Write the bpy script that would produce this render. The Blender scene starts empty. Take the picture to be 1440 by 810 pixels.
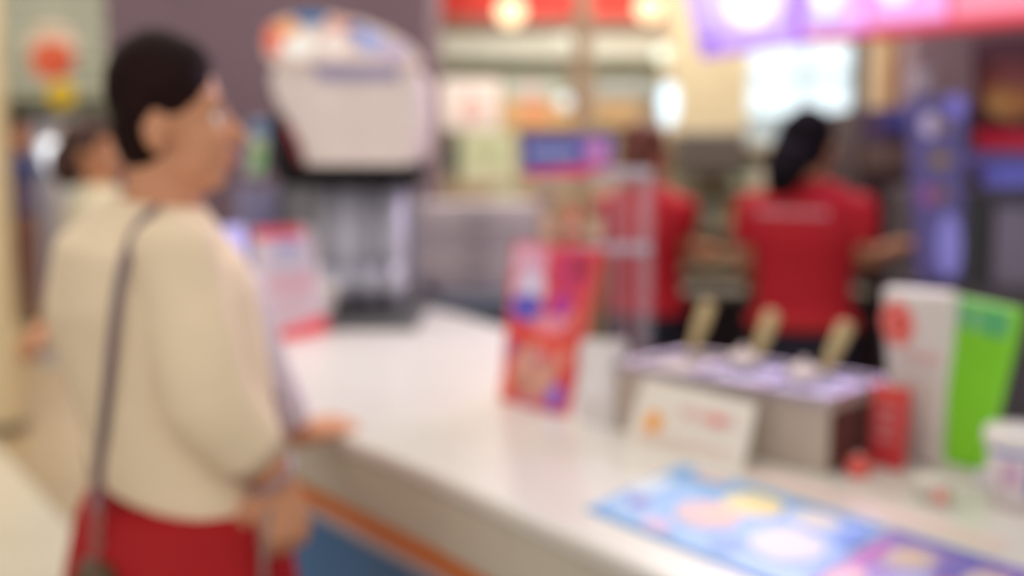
import bpy, bmesh, math, random
from mathutils import Vector, Matrix
from mathutils.bvhtree import BVHTree
random.seed(4)
V = Vector
C = bpy.context.scene.collection
sc = bpy.context.scene

# ------------------------------------------------------------------ camera
F, H = 1600.0, 1.42
PITCH = math.atan(180 / F)
cd = bpy.data.cameras.new('camera'); cam = bpy.data.objects.new('camera', cd); C.objects.link(cam)
cam.location = (0, 0, H); cam.rotation_euler = (math.pi / 2 - PITCH, 0, 0)
cd.sensor_width = 36; cd.lens = 40; cd.clip_start = 0.02; cd.clip_end = 200
cd.dof.use_dof = True; cd.dof.focus_distance = 0.5; cd.dof.aperture_fstop = 2.95
sc.camera = cam
# ------------------------------------------------------------------ world, lights, exposure
w = bpy.data.worlds.new('world'); sc.world = w; w.use_nodes = True
w.node_tree.nodes['Background'].inputs[0].default_value = (1.0, 0.975, 0.94, 1)
w.node_tree.nodes['Background'].inputs[1].default_value = 1.0
def area(loc, sx, sy, power, col=(1, .95, .88), rot=(0, 0, 0)):  # unseen area lamp, no fixture modelled
    l = bpy.data.lights.new('unseen_area_light', 'AREA'); l.shape = 'RECTANGLE'; l.size = sx; l.size_y = sy
    l.energy = power; l.color = col
    o = bpy.data.objects.new('unseen_area_light', l); C.objects.link(o); o.location = loc; o.rotation_euler = rot
area((0.1, 1.9, 2.95), 1.6, 1.6, 15, (1, .98, .94))
area((1.0, 4.7, 2.95), 1.2, 1.4, 48)
area((-.6, 3.3, 2.95), 0.9, 0.6, 12)  # added to brighten the drinks machine and mauve column
area((-2.6, 5.0, 2.95), 1.6, 3.0, 60, (1, .96, .88))
area((-3.6, 8.0, 2.95), 2, 1.2, 26, (1, .98, .92))  # added to brighten the louvre strips
area((1.1, 5.3, 2.95), 1.0, 0.3, 26)  # added to lighten the shelves behind the servers
area((-.2, 9.75, 2.9), 1.6, 0.3, 26)  # added to brighten the wall of the opposite shop
area((-3.5, 11.0, 2.95), 3, 4, 170)
area((2.2, 8.6, 2.95), 5, 3, 200, (1, .95, .86))
area((-1.6, 2.4, 2.9), 0.8, 0.8, 10)
def aim(o, t): return (Vector(t) - Vector(o)).to_track_quat('-Z', 'Y').to_euler()
area((1.05, 3.35, 2.0), 0.9, 0.25, 12, (.62, .45, 1), aim((1.05, 3.35, 2.0), (-.4, 1.6, 1.2)))   # added violet lamp standing in for the glow of the menu boards
sc.view_settings.view_transform = 'Standard'; sc.view_settings.look = 'None'
sc.view_settings.exposure = 0.0; sc.view_settings.gamma = 1.0; sc.view_settings.use_curve_mapping = False

# ------------------------------------------------------------------ helpers
def ray(x, y):
    u = (x - 720) / F; v = -(y - 405) / F; c, s = math.cos(PITCH), math.sin(PITCH)
    return V((u, c + v * s, -s + v * c))
def P(x, y, d):          # point at distance d in front of the lens position
    r = ray(x, y); return V((0, 0, H)) + r * (d / r.y)
def G(x, y, z):          # point on a horizontal surface at height z
    r = ray(x, y); return V((0, 0, H)) + r * ((z - H) / r.z)
def lin(c):
    return tuple((v / 12.92 if v <= .04045 else ((v + .055) / 1.055) ** 2.4) for v in c)
_m = {}
def M(rgb, rough=.6, metal=0, emit=0, noise=.06, scale=9, alpha=1, trans=0, name='surface', spec=.4):
    """procedural material, rgb 0-255 as seen"""
    key = (rgb, rough, metal, emit, noise, scale, alpha, trans)
    if key in _m: return _m[key]
    m = bpy.data.materials.new(name); m.use_nodes = True; nt = m.node_tree; b = nt.nodes['Principled BSDF']
    c = lin([v / 255 for v in rgb])
    if noise and not emit:
        tc = nt.nodes.new('ShaderNodeTexCoord'); n = nt.nodes.new('ShaderNodeTexNoise'); n.inputs['Scale'].default_value = scale
        n.inputs['Detail'].default_value = 3
        r = nt.nodes.new('ShaderNodeValToRGB')
        r.color_ramp.elements[0].position = .3; r.color_ramp.elements[1].position = .7
        r.color_ramp.elements[0].color = (*[v * (1 - noise) for v in c], 1); r.color_ramp.elements[1].color = (*[min(1, v * (1 + noise)) for v in c], 1)
        nt.links.new(tc.outputs['Object'], n.inputs['Vector']); nt.links.new(n.outputs['Fac'], r.inputs[0]); nt.links.new(r.outputs[0], b.inputs['Base Color'])
    else: b.inputs['Base Color'].default_value = (*c, 1)
    b.inputs['Roughness'].default_value = rough; b.inputs['Metallic'].default_value = metal
    b.inputs['Specular IOR Level'].default_value = spec
    if alpha < 1: b.inputs['Alpha'].default_value = alpha
    if trans: b.inputs['Transmission Weight'].default_value = trans
    if emit:
        b.inputs['Emission Color'].default_value = (*c, 1); b.inputs['Emission Strength'].default_value = emit
        b.inputs['Base Color'].default_value = (*[v * .5 for v in c], 1)
    _m[key] = m; return m

def flat(c4):     # keep four corners in one plane
    c4 = [V(c) for c in c4]; n = (c4[1] - c4[0]).cross(c4[3] - c4[0]); o = V((0, 0, H)); r = c4[2] - o
    if abs((c4[2] - c4[0]).dot(n.normalized())) > 1e-6: c4[2] = o + r * ((c4[0] - o).dot(n) / r.dot(n))
    return c4
class MB:
    def __init__(s): s.v = []; s.f = []
    def add(s, vs, fs):
        n = len(s.v); s.v += [V(v) for v in vs]; s.f += [tuple(i + n for i in f) for f in fs]; return s
    def hexa(s, b):      # 8 points: 4 bottom, 4 top
        return s.add(b, [(3, 2, 1, 0), (4, 5, 6, 7), (0, 1, 5, 4), (1, 2, 6, 5), (2, 3, 7, 6), (3, 0, 4, 7)])
    def box(s, lo, hi):
        x, y, z = lo; X, Y, Z = hi
        return s.hexa([(x, y, z), (X, y, z), (X, Y, z), (x, Y, z), (x, y, Z), (X, y, Z), (X, Y, Z), (x, Y, Z)])
    def prism(s, pts, z0, z1):     # horizontal outline extruded upwards
        n = len(pts)
        return s.add([(p[0], p[1], z0) for p in pts] + [(p[0], p[1], z1) for p in pts],
                     [tuple(range(n))[::-1], tuple(range(n, 2 * n))] + [(i, (i + 1) % n, n + (i + 1) % n, n + i) for i in range(n)])
    def quad(s, c4, t, back=None):  # slab: corners BL BR TR TL, thickness t away from the viewer
        c4 = flat(c4); n = (c4[1] - c4[0]).cross(c4[3] - c4[0]).normalized()
        return s.hexa([c for c in c4] + [c - n * t for c in c4])
    def loft(s, pts, rad, seg=14, side=(1, 0, 0), cap=True):   # rad: list of r or (a,b); a along side, b across
        pts = [V(p) for p in pts]; n0 = len(s.v); vs = []
        for i, p in enumerate(pts):
            t = (pts[min(i + 1, len(pts) - 1)] - pts[max(i - 1, 0)]).normalized()
            a = V(side) - t * V(side).dot(t)
            if a.length < 1e-3: a = V((0, 1, 0)) - t * t.y
            a.normalize(); b = t.cross(a); r = rad[i] if isinstance(rad[i], (tuple, list)) else (rad[i], rad[i])
            for k in range(seg):
                q = 2 * math.pi * k / seg; vs.append(p + a * math.cos(q) * r[0] + b * math.sin(q) * r[1])
        fs = []
        for i in range(len(pts) - 1):
            for k in range(seg):
                k2 = (k + 1) % seg; fs.append((i * seg + k, i * seg + k2, (i + 1) * seg + k2, (i + 1) * seg + k))
        if cap: fs += [tuple(range(seg))[::-1], tuple(range((len(pts) - 1) * seg, len(pts) * seg))]
        return s.add(vs, fs)
    def lathe(s, c, prof, seg=28):  # prof: (r,z)
        return s.loft([V(c) + V((0, 0, z + 1e-5 * i)) for i, (r, z) in enumerate(prof)], [r for r, z in prof], seg) if False else s._lathe(c, prof, seg)
    def _lathe(s, c, prof, seg):
        c = V(c); vs = [c + V((math.cos(2 * math.pi * k / seg) * r, math.sin(2 * math.pi * k / seg) * r, z)) for r, z in prof for k in range(seg)]
        fs = [(i * seg + k, i * seg + (k + 1) % seg, (i + 1) * seg + (k + 1) % seg, (i + 1) * seg + k) for i in range(len(prof) - 1) for k in range(seg)]
        fs += [tuple(range(seg))[::-1], tuple(range((len(prof) - 1) * seg, len(prof) * seg))]
        return s.add(vs, fs)
    def ell(s, c, r, ax=None, seg=18, rings=10):
        c = V(c); ax = ax or (V((1, 0, 0)), V((0, 1, 0)), V((0, 0, 1))); vs = []; fs = []
        for i in range(1, rings):
            th = math.pi * i / rings
            for k in range(seg):
                q = 2 * math.pi * k / seg
                vs.append(c + ax[0] * r[0] * math.sin(th) * math.cos(q) + ax[1] * r[1] * math.sin(th) * math.sin(q) + ax[2] * r[2] * math.cos(th))
        top = len(vs); vs += [c + ax[2] * r[2], c - ax[2] * r[2]]
        for i in range(rings - 2):
            for k in range(seg):
                k2 = (k + 1) % seg; fs.append((i * seg + k, (i + 1) * seg + k, (i + 1) * seg + k2, i * seg + k2))
        for k in range(seg):
            k2 = (k + 1) % seg; fs.append((top, k, k2)); fs.append((top + 1, (rings - 2) * seg + k2, (rings - 2) * seg + k))
        return s.add(vs, fs)
    def tube(s, pts, r, seg=10): return s.loft(pts, [r] * len(pts), seg)
    def build(s, name, mat, parent=None, bevel=0, smooth=None, voxel=0, loc=None, kind=None, sm_it=3):
        base = V(loc) if loc is not None else (parent_world(parent) if parent else V((0, 0, 0)))
        me = bpy.data.meshes.new(name); me.from_pydata([tuple(v - base) for v in s.v], [], s.f)
        bm = bmesh.new(); bm.from_mesh(me); bmesh.ops.recalc_face_normals(bm, faces=bm.faces); bm.to_mesh(me); bm.free()
        me.materials.append(mat); o = bpy.data.objects.new(name, me); C.objects.link(o)
        if parent: o.parent = parent
        elif loc is not None: o.location = loc
        if smooth: me.shade_smooth()
        if bevel:
            b = o.modifiers.new('bevel', 'BEVEL'); b.width = bevel; b.segments = 2; b.limit_method = 'ANGLE'; b.angle_limit = .7
        if voxel:
            r = o.modifiers.new('remesh', 'REMESH'); r.mode = 'VOXEL'; r.voxel_size = voxel; r.use_smooth_shade = True
            q = o.modifiers.new('smooth', 'SMOOTH'); q.factor = .5; q.iterations = sm_it
        if kind: o['kind'] = kind
        return o
    def bvh(s): return BVHTree.FromPolygons([tuple(v) for v in s.v], s.f)
def parent_world(p):
    l = V((0, 0, 0))
    while p: l = l + p.location; p = p.parent
    return l
def tag(o, label, cat, group=None):
    o['label'] = label; o['category'] = cat
    if group: o['group'] = group
    return o
def thing(name, label, cat, loc, group=None):
    o = bpy.data.objects.new(name, None); C.objects.link(o); o.location = loc; o.empty_display_size = .05
    return tag(o, label, cat, group)
def copy_thing(o, loc, label, parent=None):
    c = o.copy(); C.objects.link(c)
    if parent is None: c.location = loc; c['label'] = label
    else: c.parent = parent
    for ch in list(o.children): copy_thing(ch, None, None, c)
    return c
def bil(c4, u, v):
    c4 = flat(c4)
    return (c4[0] * (1 - u) + c4[1] * u) * (1 - v) + (c4[3] * (1 - u) + c4[2] * u) * v
def patch(name, c4, pts, mat, parent, t=.0006, lift=.0004):     # ink printed on a flat face, pts in face units
    n = (V(c4[1]) - V(c4[0])).cross(V(c4[3]) - V(c4[0])).normalized(); k = len(pts)
    q = [bil(c4, u, v) + n * (lift) for u, v in pts]; m = MB()
    m.add(q + [p + n * t for p in q], [tuple(range(k))[::-1], tuple(range(k, 2 * k))] + [(i, (i + 1) % k, k + (i + 1) % k, k + i) for i in range(k)])
    return m.build(name, mat, parent)
def rect(u0, v0, u1, v1): return [(u0, v0), (u1, v0), (u1, v1), (u0, v1)]
def oval(u, v, a, b, n=20, wob=0):
    return [(u + math.cos(2 * math.pi * i / n) * a * (1 + wob * math.sin(3 * i)), v + math.sin(2 * math.pi * i / n) * b * (1 + wob * math.cos(2 * i))) for i in range(n)]
def strokes(c4, u0, v0, u1, v1, rows, mat, parent, name='printed_text', lift=.001):   # unreadable lines of small type
    m = MB(); n = (V(c4[1]) - V(c4[0])).cross(V(c4[3]) - V(c4[0])).normalized()
    for r in range(rows):
        va = v0 + (v1 - v0) * (r + .2) / rows; vb = v0 + (v1 - v0) * (r + .8) / rows; u = u0
        while u < u1 - .02:
            wd = random.uniform(.04, .1) * (u1 - u0); ue = min(u + wd, u1)
            q = [bil(c4, a, b) + n * lift for a, b in rect(u, va, ue, vb)]
            m.hexa(q + [p + n * .0006 for p in q]); u = ue + .022 * (u1 - u0)
    return m.build(name, mat, parent)

# ------------------------------------------------------------------ setting
def struct(name, mb, mat, **k):
    o = mb.build(name, mat, **k); o['kind'] = 'structure'; return o
CREAM_TILE = M((222, 212, 190), .35, name='floor_tile'); BROWN_TILE = M((176, 150, 112), .35, name='floor_tile_brown')
fl = struct('floor', MB().box((-9, -3, -.1), (9, 22, 0)), M((150, 138, 118), .5, name='grout'))
tm = {}
for mat, nm in ((CREAM_TILE, 'a'), (BROWN_TILE, 'b')):
    me = bpy.data.meshes.new('floor_tile'); bm = bmesh.new(); bmesh.ops.create_cube(bm, size=1, matrix=Matrix.Diagonal((.592, .592, .008, 1)))
    bm.to_mesh(me); bm.free(); me.materials.append(mat); tm[nm] = me
rot = math.radians(34)
nt_ = 0
for i in range(-9, 9):
    for j in range(-2, 26):
        x = i * .6; y = j * .6 + 1
        X = x * math.cos(rot) - y * math.sin(rot) * .0; X = -2.6 + x * math.cos(rot) - (y - 4) * math.sin(rot); Y_ = 4 + x * math.sin(rot) + (y - 4) * math.cos(rot)
        if not (-6 < X < -.5 and 2.2 < Y_ < 12) or nt_ > 240: continue
        pxx = 720 + X / Y_ * F
        if pxx > 330 or pxx < -120: continue
        o = bpy.data.objects.new('floor_tile', tm['b' if i >= 2 else 'a']); C.objects.link(o)
        o.parent = fl; o.location = (X, Y_, .004); o.rotation_euler = (0, 0, rot); nt_ += 1
struct('ceiling', MB().box((-9, .2, 3.0), (9, 22, 3.1)), M((205, 200, 190), .8, name='ceiling_paint'))
struct('wall_back', MB().box((-9, 21.8, 0), (9, 22, 3.0)), M((170, 170, 155), .8, name='far_wall'))
struct('wall_left', MB().box((-8.9, 2.5, 0), (-8.75, 22, 3.0)), M((190, 184, 168), .8, name='side_wall'))
struct('wall_right', MB().box((2.9, 2.5, 0), (3.05, 22, 3.0)), M((120, 100, 95), .8, name='side_wall'))
# mauve column behind the drinks machine
MAUVE = M((118, 95, 104), .7, name='mauve_paint', scale=3)
struct('wall_column', MB().box((-1.53, 4.35, 0), (-.31, 5.1, 3.0)), MAUVE, bevel=.01)
# cream pillar at the left edge, beige thin post, warm pillar
CREAMC = M((226, 205, 165), .6, name='cream_column')
lp = MB().box((-3.25, 5.75, .0), (-2.57, 5.87, 3.0))
lpo = struct('trim_1', lp, CREAMC, bevel=.02)
struct('trim_2', MB().box((-3.27, 5.73, 0.009), (-2.55, 5.89, .06)), M((110, 95, 75), .6))
x0, x1 = P(809, 0, 5.2).x, P(832, 0, 5.2).x
struct('trim_3', MB().box((x0, 5.2, 0), (x1, 5.28, 3.0)), M((172, 146, 118), .6), bevel=.004)
struct('trim_4', MB().box((P(945, 0, 8).x, 8, 0), (P(1056, 0, 8).x, 8.5, 3.0)), M((240, 222, 184), .6), bevel=.01)
# red bulkhead of the opposite shop with pale cove below
xa, xb = P(600, 0, 9).x, P(985, 0, 9).x
struct('trim_5', MB().box((xa - .2, 9, P(0, 24, 9).z), (xb, 9.3, 3.0)), M((205, 52, 42), .5))
struct('trim_6', MB().box((xa - .2, 9, P(0, 42, 9).z), (xb, 9.3, P(0, 25, 9).z)), M((140, 108, 95), .6))
struct('trim_7', MB().box((xa - .2, 9.05, P(0, 80, 9).z), (xb, 9.25, P(0, 44, 9).z)), M((214, 216, 204), .6))
struct('trim_8', MB().box((xa - .2, 9.1, P(0, 108, 9).z), (xb, 9.3, P(0, 81, 9).z)), M((122, 124, 104), .6))
# opposite shop interior wall
struct('wall_front', MB().box((-1.2, 10.2, 0), (P(960, 0, 10.2).x, 10.4, 2.95)), M((168, 160, 142), .8))
# far window wall right of pillar
wf = MB()
X0, X1 = P(1050, 0, 9.2).x, P(1216, 0, 9.2).x; Z0, Z1 = P(0, 213, 9.2).z, P(0, 40, 9.2).z
for t in (0, .5, 1): wf.box((X0 + (X1 - X0) * t - .02, 9.15, Z0), (X0 + (X1 - X0) * t + .02, 9.25, Z1))
for t in (0, .28, .62, 1): wf.box((X0, 9.15, Z0 + (Z1 - Z0) * t - .02), (X1, 9.25, Z0 + (Z1 - Z0) * t + .02))
wn = struct('window_1', wf, M((190, 205, 210), .5))
for i, (u0, u1) in enumerate(((0, .5), (.5, 1))):
    for j, (a, b, e) in enumerate(((0, .28, .95), (.28, .62, 1.1), (.62, 1, 1.0))):
        if i == 0 and j == 0: e = .35
        MB().box((X0 + (X1 - X0) * u0 + .02, 9.19, Z0 + (Z1 - Z0) * a + .02), (X0 + (X1 - X0) * u1 - .02, 9.21, Z0 + (Z1 - Z0) * b - .02)).build('pane', M((218, 236, 245), .2, emit=e), wn)
struct('wall_far_kitchen', MB().box((X0 - .1, 9.1, 0), (X1 + .5, 9.3, Z0 - .03)), M((180, 170, 140), .8))
# right: strips of the kitchen side wall
for k, (a, b, y0, y1, col) in enumerate(((1213, 1224, 60, 420, (70, 62, 58)), (1224, 1242, 50, 170, (205, 182, 150)), (1242, 1256, 50, 170, (190, 150, 110)), (1256, 1292, 50, 180, (132, 92, 56)))):
    struct('trim_%d' % (9 + k), MB().box((P(a, 0, 6).x, 6, P(0, y1, 6).z), (P(b, 0, 6).x - .002, 6.15, 3.0)), M(col, .6))
struct('wall_kitchen', MB().box((P(1288, 0, 5.4).x, 5.4, 0), (2.9, 5.6, 3.0)), M((118, 96, 104), .7))

# ------------------------------------------------------------------ serving counter
TOP = .95
def front_edge(off=0):
    pts = [(1.05, .15), (.62, .80)]
    for q in [(1000, 848), (900, 796), (800, 750), (700, 706), (600, 660), (540, 636), (495, 618), (455, 602), (415, 587), (378, 573)]:
        g = G(*q, TOP); pts.append((g.x, g.y))
    pts += [(-.52, 2.25), (-.66, 2.5), (-.80, 2.85), (-.90, 3.3), (-.95, 3.75)]
    if off:
        r = []
        for i, p in enumerate(pts):
            a = V(pts[max(i - 1, 0)]); b = V(pts[min(i + 1, len(pts) - 1)]); t = (b - a).normalized()
            r.append((p[0] + t.y * off, p[1] - t.x * off))
        return r
    return pts
back = [(-.30, 3.75)]
for q in [(600, 430), (655, 444), (715, 462), (880, 512)]:
    g = G(*q, TOP); back.append((g.x, g.y))
back += [(.78, 1.98), (1.55, 1.15), (1.75, .55)]
ct = thing('serving_counter', 'long curved white serving counter with cream edge, orange stripe and blue front', 'counter', (.1, 2.0, 0))
WHITE = M((226, 222, 214), .28, name='white_laminate', noise=.02)
MB().prism(front_edge() + back, TOP - .03, TOP).build('countertop', WHITE, ct, bevel=.008)
MB().prism(front_edge(.006) + [(p[0] - .0, p[1]) for p in back], TOP - .125, TOP - .031).build('apron', M((206, 200, 182), .4, name='cream_apron', noise=.03), ct, bevel=.006)
MB().prism(front_edge(.02) + back, TOP - .165, TOP - .126).build('orange_stripe', M((232, 128, 44), .4), ct)
MB().prism(front_edge(.026) + back, TOP - .19, TOP - .166).build('pale_stripe', M((205, 190, 190), .4), ct)
MB().prism(front_edge(.035) + back, .1, TOP - .191).build('front_panel', M((66, 118, 172), .4), ct)
MB().prism(front_edge(.06) + back, 0.009, .1).build('plinth', M((60, 60, 62), .6), ct)

# ------------------------------------------------------------------ drinks machine (far end of the counter)
mx0, mx1, my = P(385, 0, 3.25).x, P(582, 0, 3.25).x, 3.25
dm = thing('drinks_machine', 'large white drinks dispenser with colourful cloud-shaped topper and steel front', 'drinks machine', ((mx0 + mx1) / 2, 3.45, TOP))
def zz(y, d=3.25): return P(0, y, d).z
STEEL = M((178, 176, 182), .35, .4, name='brushed_steel'); DSTEEL = M((150, 146, 150), .45, .3, name='dark_steel'); BLACK = M((18, 16, 20), .6, spec=.15)
lx0 = P(335, 0, 3.3).x
MB().box((lx0, 3.42, TOP + .05), (mx1 - .015, 3.7, zz(263))).build('steel_back_panel', DSTEEL, dm, bevel=.004)
MB().box((P(440, 0, 3.2).x, 3.12, TOP), (mx1 + .01, 3.7, TOP + .035)).build('drip_tray', M((104, 104, 106), .4, .5), dm, bevel=.006)
MB().box((P(385, 0, 3.2).x, 3.22, zz(262)), (mx1 - .0, 3.7, zz(231))).build('black_band', BLACK, dm, bevel=.01)
# white hood: rounded profile, bulging to the left at the top
hood = [(402, 172), (386, 140), (378, 110), (384, 92), (420, 86), (560, 86), (590, 96), (592, 160), (588, 215), (575, 236), (425, 236), (418, 205)]
fr = [P(x, y, 3.22) for x, y in hood]; n = len(fr)
MB().add(fr + [p + V((0, .46, 0)) for p in fr], [tuple(range(n)), tuple(range(n, 2 * n))[::-1]] + [(i, (i + 1) % n, n + (i + 1) % n, n + i) for i in range(n)]).build('hood', M((226, 211, 204), .4, name='white_plastic'), dm, bevel=.015)
hb = [(384, 158), (398, 164), (420, 205), (428, 236), (400, 246), (382, 246), (384, 200)]
fr = [P(x, y, 3.2) for x, y in hb]; n = len(fr)
MB().add(fr + [p + V((0, .4, 0)) for p in fr], [tuple(range(n)), tuple(range(n, 2 * n))[::-1]] + [(i, (i + 1) % n, n + (i + 1) % n, n + i) for i in range(n)]).build('black_side_cheek', BLACK, dm, bevel=.005)
# red line along the slanting hood edge
MB().tube([P(402, 174, 3.2), P(414, 204, 3.2), P(424, 232, 3.2)], .008).build('red_edge_trim', M((150, 40, 48), .5), dm, smooth=True)
# lit topper sign
topo = [(374, 80), (370, 55), (378, 34), (402, 24), (430, 18), (470, 22), (510, 30), (545, 44), (575, 62), (592, 84), (586, 92), (420, 88), (385, 90)]
fr = [P(x, y, 3.2) for x, y in topo]; n = len(fr)
tp = MB().add(fr + [p + V((0, .09, 0)) for p in fr], [tuple(range(n)), tuple(range(n, 2 * n))[::-1]] + [(i, (i + 1) % n, n + (i + 1) % n, n + i) for i in range(n)]).build('topper_sign', M((238, 214, 200), .5, emit=.45), dm, bevel=.006)
def blob(cx, cy, a, b, d, mat, parent, name, nn=20, t=.004):
    pts = [P(cx + a * math.cos(2 * math.pi * i / nn), cy + b * math.sin(2 * math.pi * i / nn), d) for i in range(nn)]
    m = MB().add(pts + [p + V((0, t, 0)) for p in pts], [tuple(range(nn)), tuple(range(nn, 2 * nn))[::-1]] + [(i, (i + 1) % nn, nn + (i + 1) % nn, nn + i) for i in range(nn)])
    return m.build(name, mat, parent)
for a in ((385, 55, 13, 22, (240, 120, 96)), (436, 26, 24, 9, (60, 120, 170)), (405, 40, 18, 12, (244, 170, 110)), (478, 40, 22, 14, (232, 170, 150)), (420, 62, 24, 20, (252, 246, 236)),
          (470, 62, 20, 18, (248, 230, 220)), (520, 58, 20, 16, (170, 176, 225)), (555, 72, 20, 12, (196, 176, 206)), (500, 42, 14, 8, (90, 120, 180))):
    blob(a[0], a[1], a[2], a[3], 3.19 - random.random() * .004, M(a[4], .5, emit=.55), dm, 'printed_motif')
pc = [P(448, 112, 3.21), P(560, 112, 3.21), P(560, 90, 3.21), P(438, 90, 3.21)]
MB().quad(pc, .02).build('lilac_panel', M((158, 150, 184), .5), dm)
# four steel dispensing columns with nozzles
for k, px in enumerate((452, 482, 515, 548)):
    x = P(px, 0, 3.25).x
    v = MB().loft([(x, 3.36, TOP + .06), (x, 3.34, TOP + .2), (x, 3.34, zz(264))], [(.026, .05), (.03, .06), (.03, .06)], 12).build('dispensing_valve', M((206, 204, 216), .35, .1) if k % 2 else M((180, 178, 188), .35, .1), dm, smooth=True)
    MB().loft([(x, 3.27, TOP + .16), (x, 3.25, TOP + .12), (x, 3.25, TOP + .07)], [.022, .022, .012], 12).build('nozzle', M((205, 205, 215), .35, .2), v, smooth=True)
# bright highlight on metal, built here as a small white cup
kn = MB().ell(P(458, 416, 3.05), (.028, .028, .028)); kb = P(458, 416, 3.17)
glint_cup = thing('paper_cup_shape', 'small white cup shape standing in for a bright highlight at the drinks machine', 'cup', (kb.x, 3.17, TOP + .0355))
MB()._lathe((kb.x, 3.17, TOP + .0355), [(.022, 0), (.034, .085), (.036, .087), (.036, .092), (.03, .092), (.021, .004)], 24).build('cup_body', M((246, 240, 232), .4), glint_cup, smooth=True)
# small colourful drinks sign left of the machine
ds = thing('flavour_sign', 'small upright sign with blue, green and white stripes beside drinks machine', 'sign', (P(362, 0, 3.3).x, 3.3, zz(262, 3.3)))
sc4 = [P(342, 248, 3.3), P(372, 248, 3.3), P(382, 168, 3.3), P(352, 168, 3.3)]
MB().quad(sc4, .05).build('sign_panel', M((178, 190, 196), .5), ds, bevel=.004)
patch('blue_header', sc4, rect(.1, .72, .95, .97), M((92, 128, 180), .5), ds)
patch('green_block', sc4, rect(.3, .1, .85, .5), M((128, 190, 88), .5), ds)
patch('pale_block', sc4, rect(.25, .52, .6, .7), M((222, 226, 150), .5), ds)
patch('lilac_block', sc4, rect(.02, .1, .26, .66), M((196, 170, 190), .5), ds)
ice = thing('ice_bin', 'grey lilac metal unit beside the drinks machine, below the small striped sign', 'ice bin', (P(360, 0, 3.35).x, 3.5, TOP))
MB().box((P(330, 0, 3.3).x - .03, 3.36, TOP), (P(378, 0, 3.3).x, 3.41, zz(262, 3.3))).build('body', M((136, 130, 160), .4, .3), ice, bevel=.006)
MB().box((P(338, 0, 3.3).x, 3.34, TOP + .1), (P(372, 0, 3.3).x, 3.36, zz(290, 3.3))).build('door', M((120, 114, 148), .4, .3), ice, bevel=.004)

# menu stand in front of the machine
ms = thing('menu_stand', 'white upright menu sign with red header and red foot beside customer', 'sign', G(405, 480, TOP))
b0, b1 = G(372, 484, TOP), G(462, 466, TOP); d0, d1 = b0.y, b1.y
c4 = [b0, b1, P(438, 318, d1 + .02), V((P(345, 0, d0).x, b0.y + .02, P(0, 322, d0).z))]
MB().quad(c4, .012).build('panel', M((218, 206, 204), .45), ms, bevel=.003)
patch('red_header', c4, rect(0, .9, .82, 1), M((224, 84, 96), .5), ms)
patch('red_foot', c4, [(0, 0), (1, 0), (1, .16), (0, .08)], M((240, 70, 78), .5), ms)
patch('blue_block', c4, rect(.3, .8, .75, .87), M((150, 165, 205), .5), ms)
strokes(c4, .2, .62, .85, .78, 2, M((190, 190, 205), .5), ms)
strokes(c4, .15, .42, .9, .56, 2, M((232, 150, 158), .5), ms)
strokes(c4, .15, .2, .8, .36, 3, M((222, 180, 184), .5), ms)
ll = thing('light_strip', 'narrow glowing violet-blue light panel standing left of the white menu sign', 'light', G(350, 500, TOP))
lc = G(350, 500, TOP)
q4 = [P(325, 420, 2.5), P(352, 420, 2.5), P(340, 318, 2.5), P(314, 318, 2.5)]
MB().quad(q4, .015).build('lit_panel', M((196, 186, 250), .5, emit=.8), ll)
MB().quad([P(322, 425, 2.52), P(355, 425, 2.52), P(372, 492, 2.52), P(345, 492, 2.52)], .02).build('support', M((222, 214, 226), .5), ll)

# ------------------------------------------------------------------ back counter behind, with drawer cabinet
bc = thing('back_counter', 'low blue-grey back counter behind the white serving counter', 'counter', (0, 4.1, 0))
MB().box((-.28, 3.85, .92), (.14, 4.34, .95)).build('worktop', M((126, 134, 146), .4), bc, bevel=.004)
MB().box((-.26, 3.88, .009), (.12, 4.33, .919)).build('base_cabinet', M((92, 104, 118), .5), bc)
cx0, cx1 = P(583, 0, 4.0).x, P(760, 0, 4.0).x
dc = thing('drawer_cabinet', 'pale mauve flat drawer unit standing on the back counter right of drinks machine', 'cabinet', ((cx0 + cx1) / 2, 4.2, .95))
zt = P(0, 286, 4.0).z
MB().box((cx0, 4.02, .951), (cx1, 4.3, zt)).build('cabinet_body', M((188, 176, 176), .5), dc, bevel=.006)
for k in range(4):
    za = .96 + (zt - .97) * k / 4; zb = .96 + (zt - .97) * (k + 1) / 4 - .008
    dr = MB().box((cx0 + .01, 4.0, za), (cx1 - .01, 4.02, zb)).build('drawer', M((196, 184, 184) if k % 2 else (184, 172, 176), .5), dc, bevel=.004)
    MB().box(((cx0 + cx1) / 2 - .05, 3.985, zb - .02), ((cx0 + cx1) / 2 + .05, 4.0, zb - .008)).build('drawer_handle', M((150, 140, 146), .4), dr)
tdx = P(597, 0, 3.9).x
td = thing('tape_dispenser', 'small black tape dispenser at the foot of the pale drawer unit', 'dispenser', (tdx, 3.92, .951))
MB().box((tdx - .04, 3.89, .951), (tdx + .04, 3.96, .978)).build('base', BLACK, td, bevel=.005)
MB().loft([(tdx - .012, 3.925, .99), (tdx + .012, 3.925, .99)], [.02, .02], 16, (0, 1, 0)).build('tape_roll', M((40, 36, 40), .4), td, smooth=True)

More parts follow.
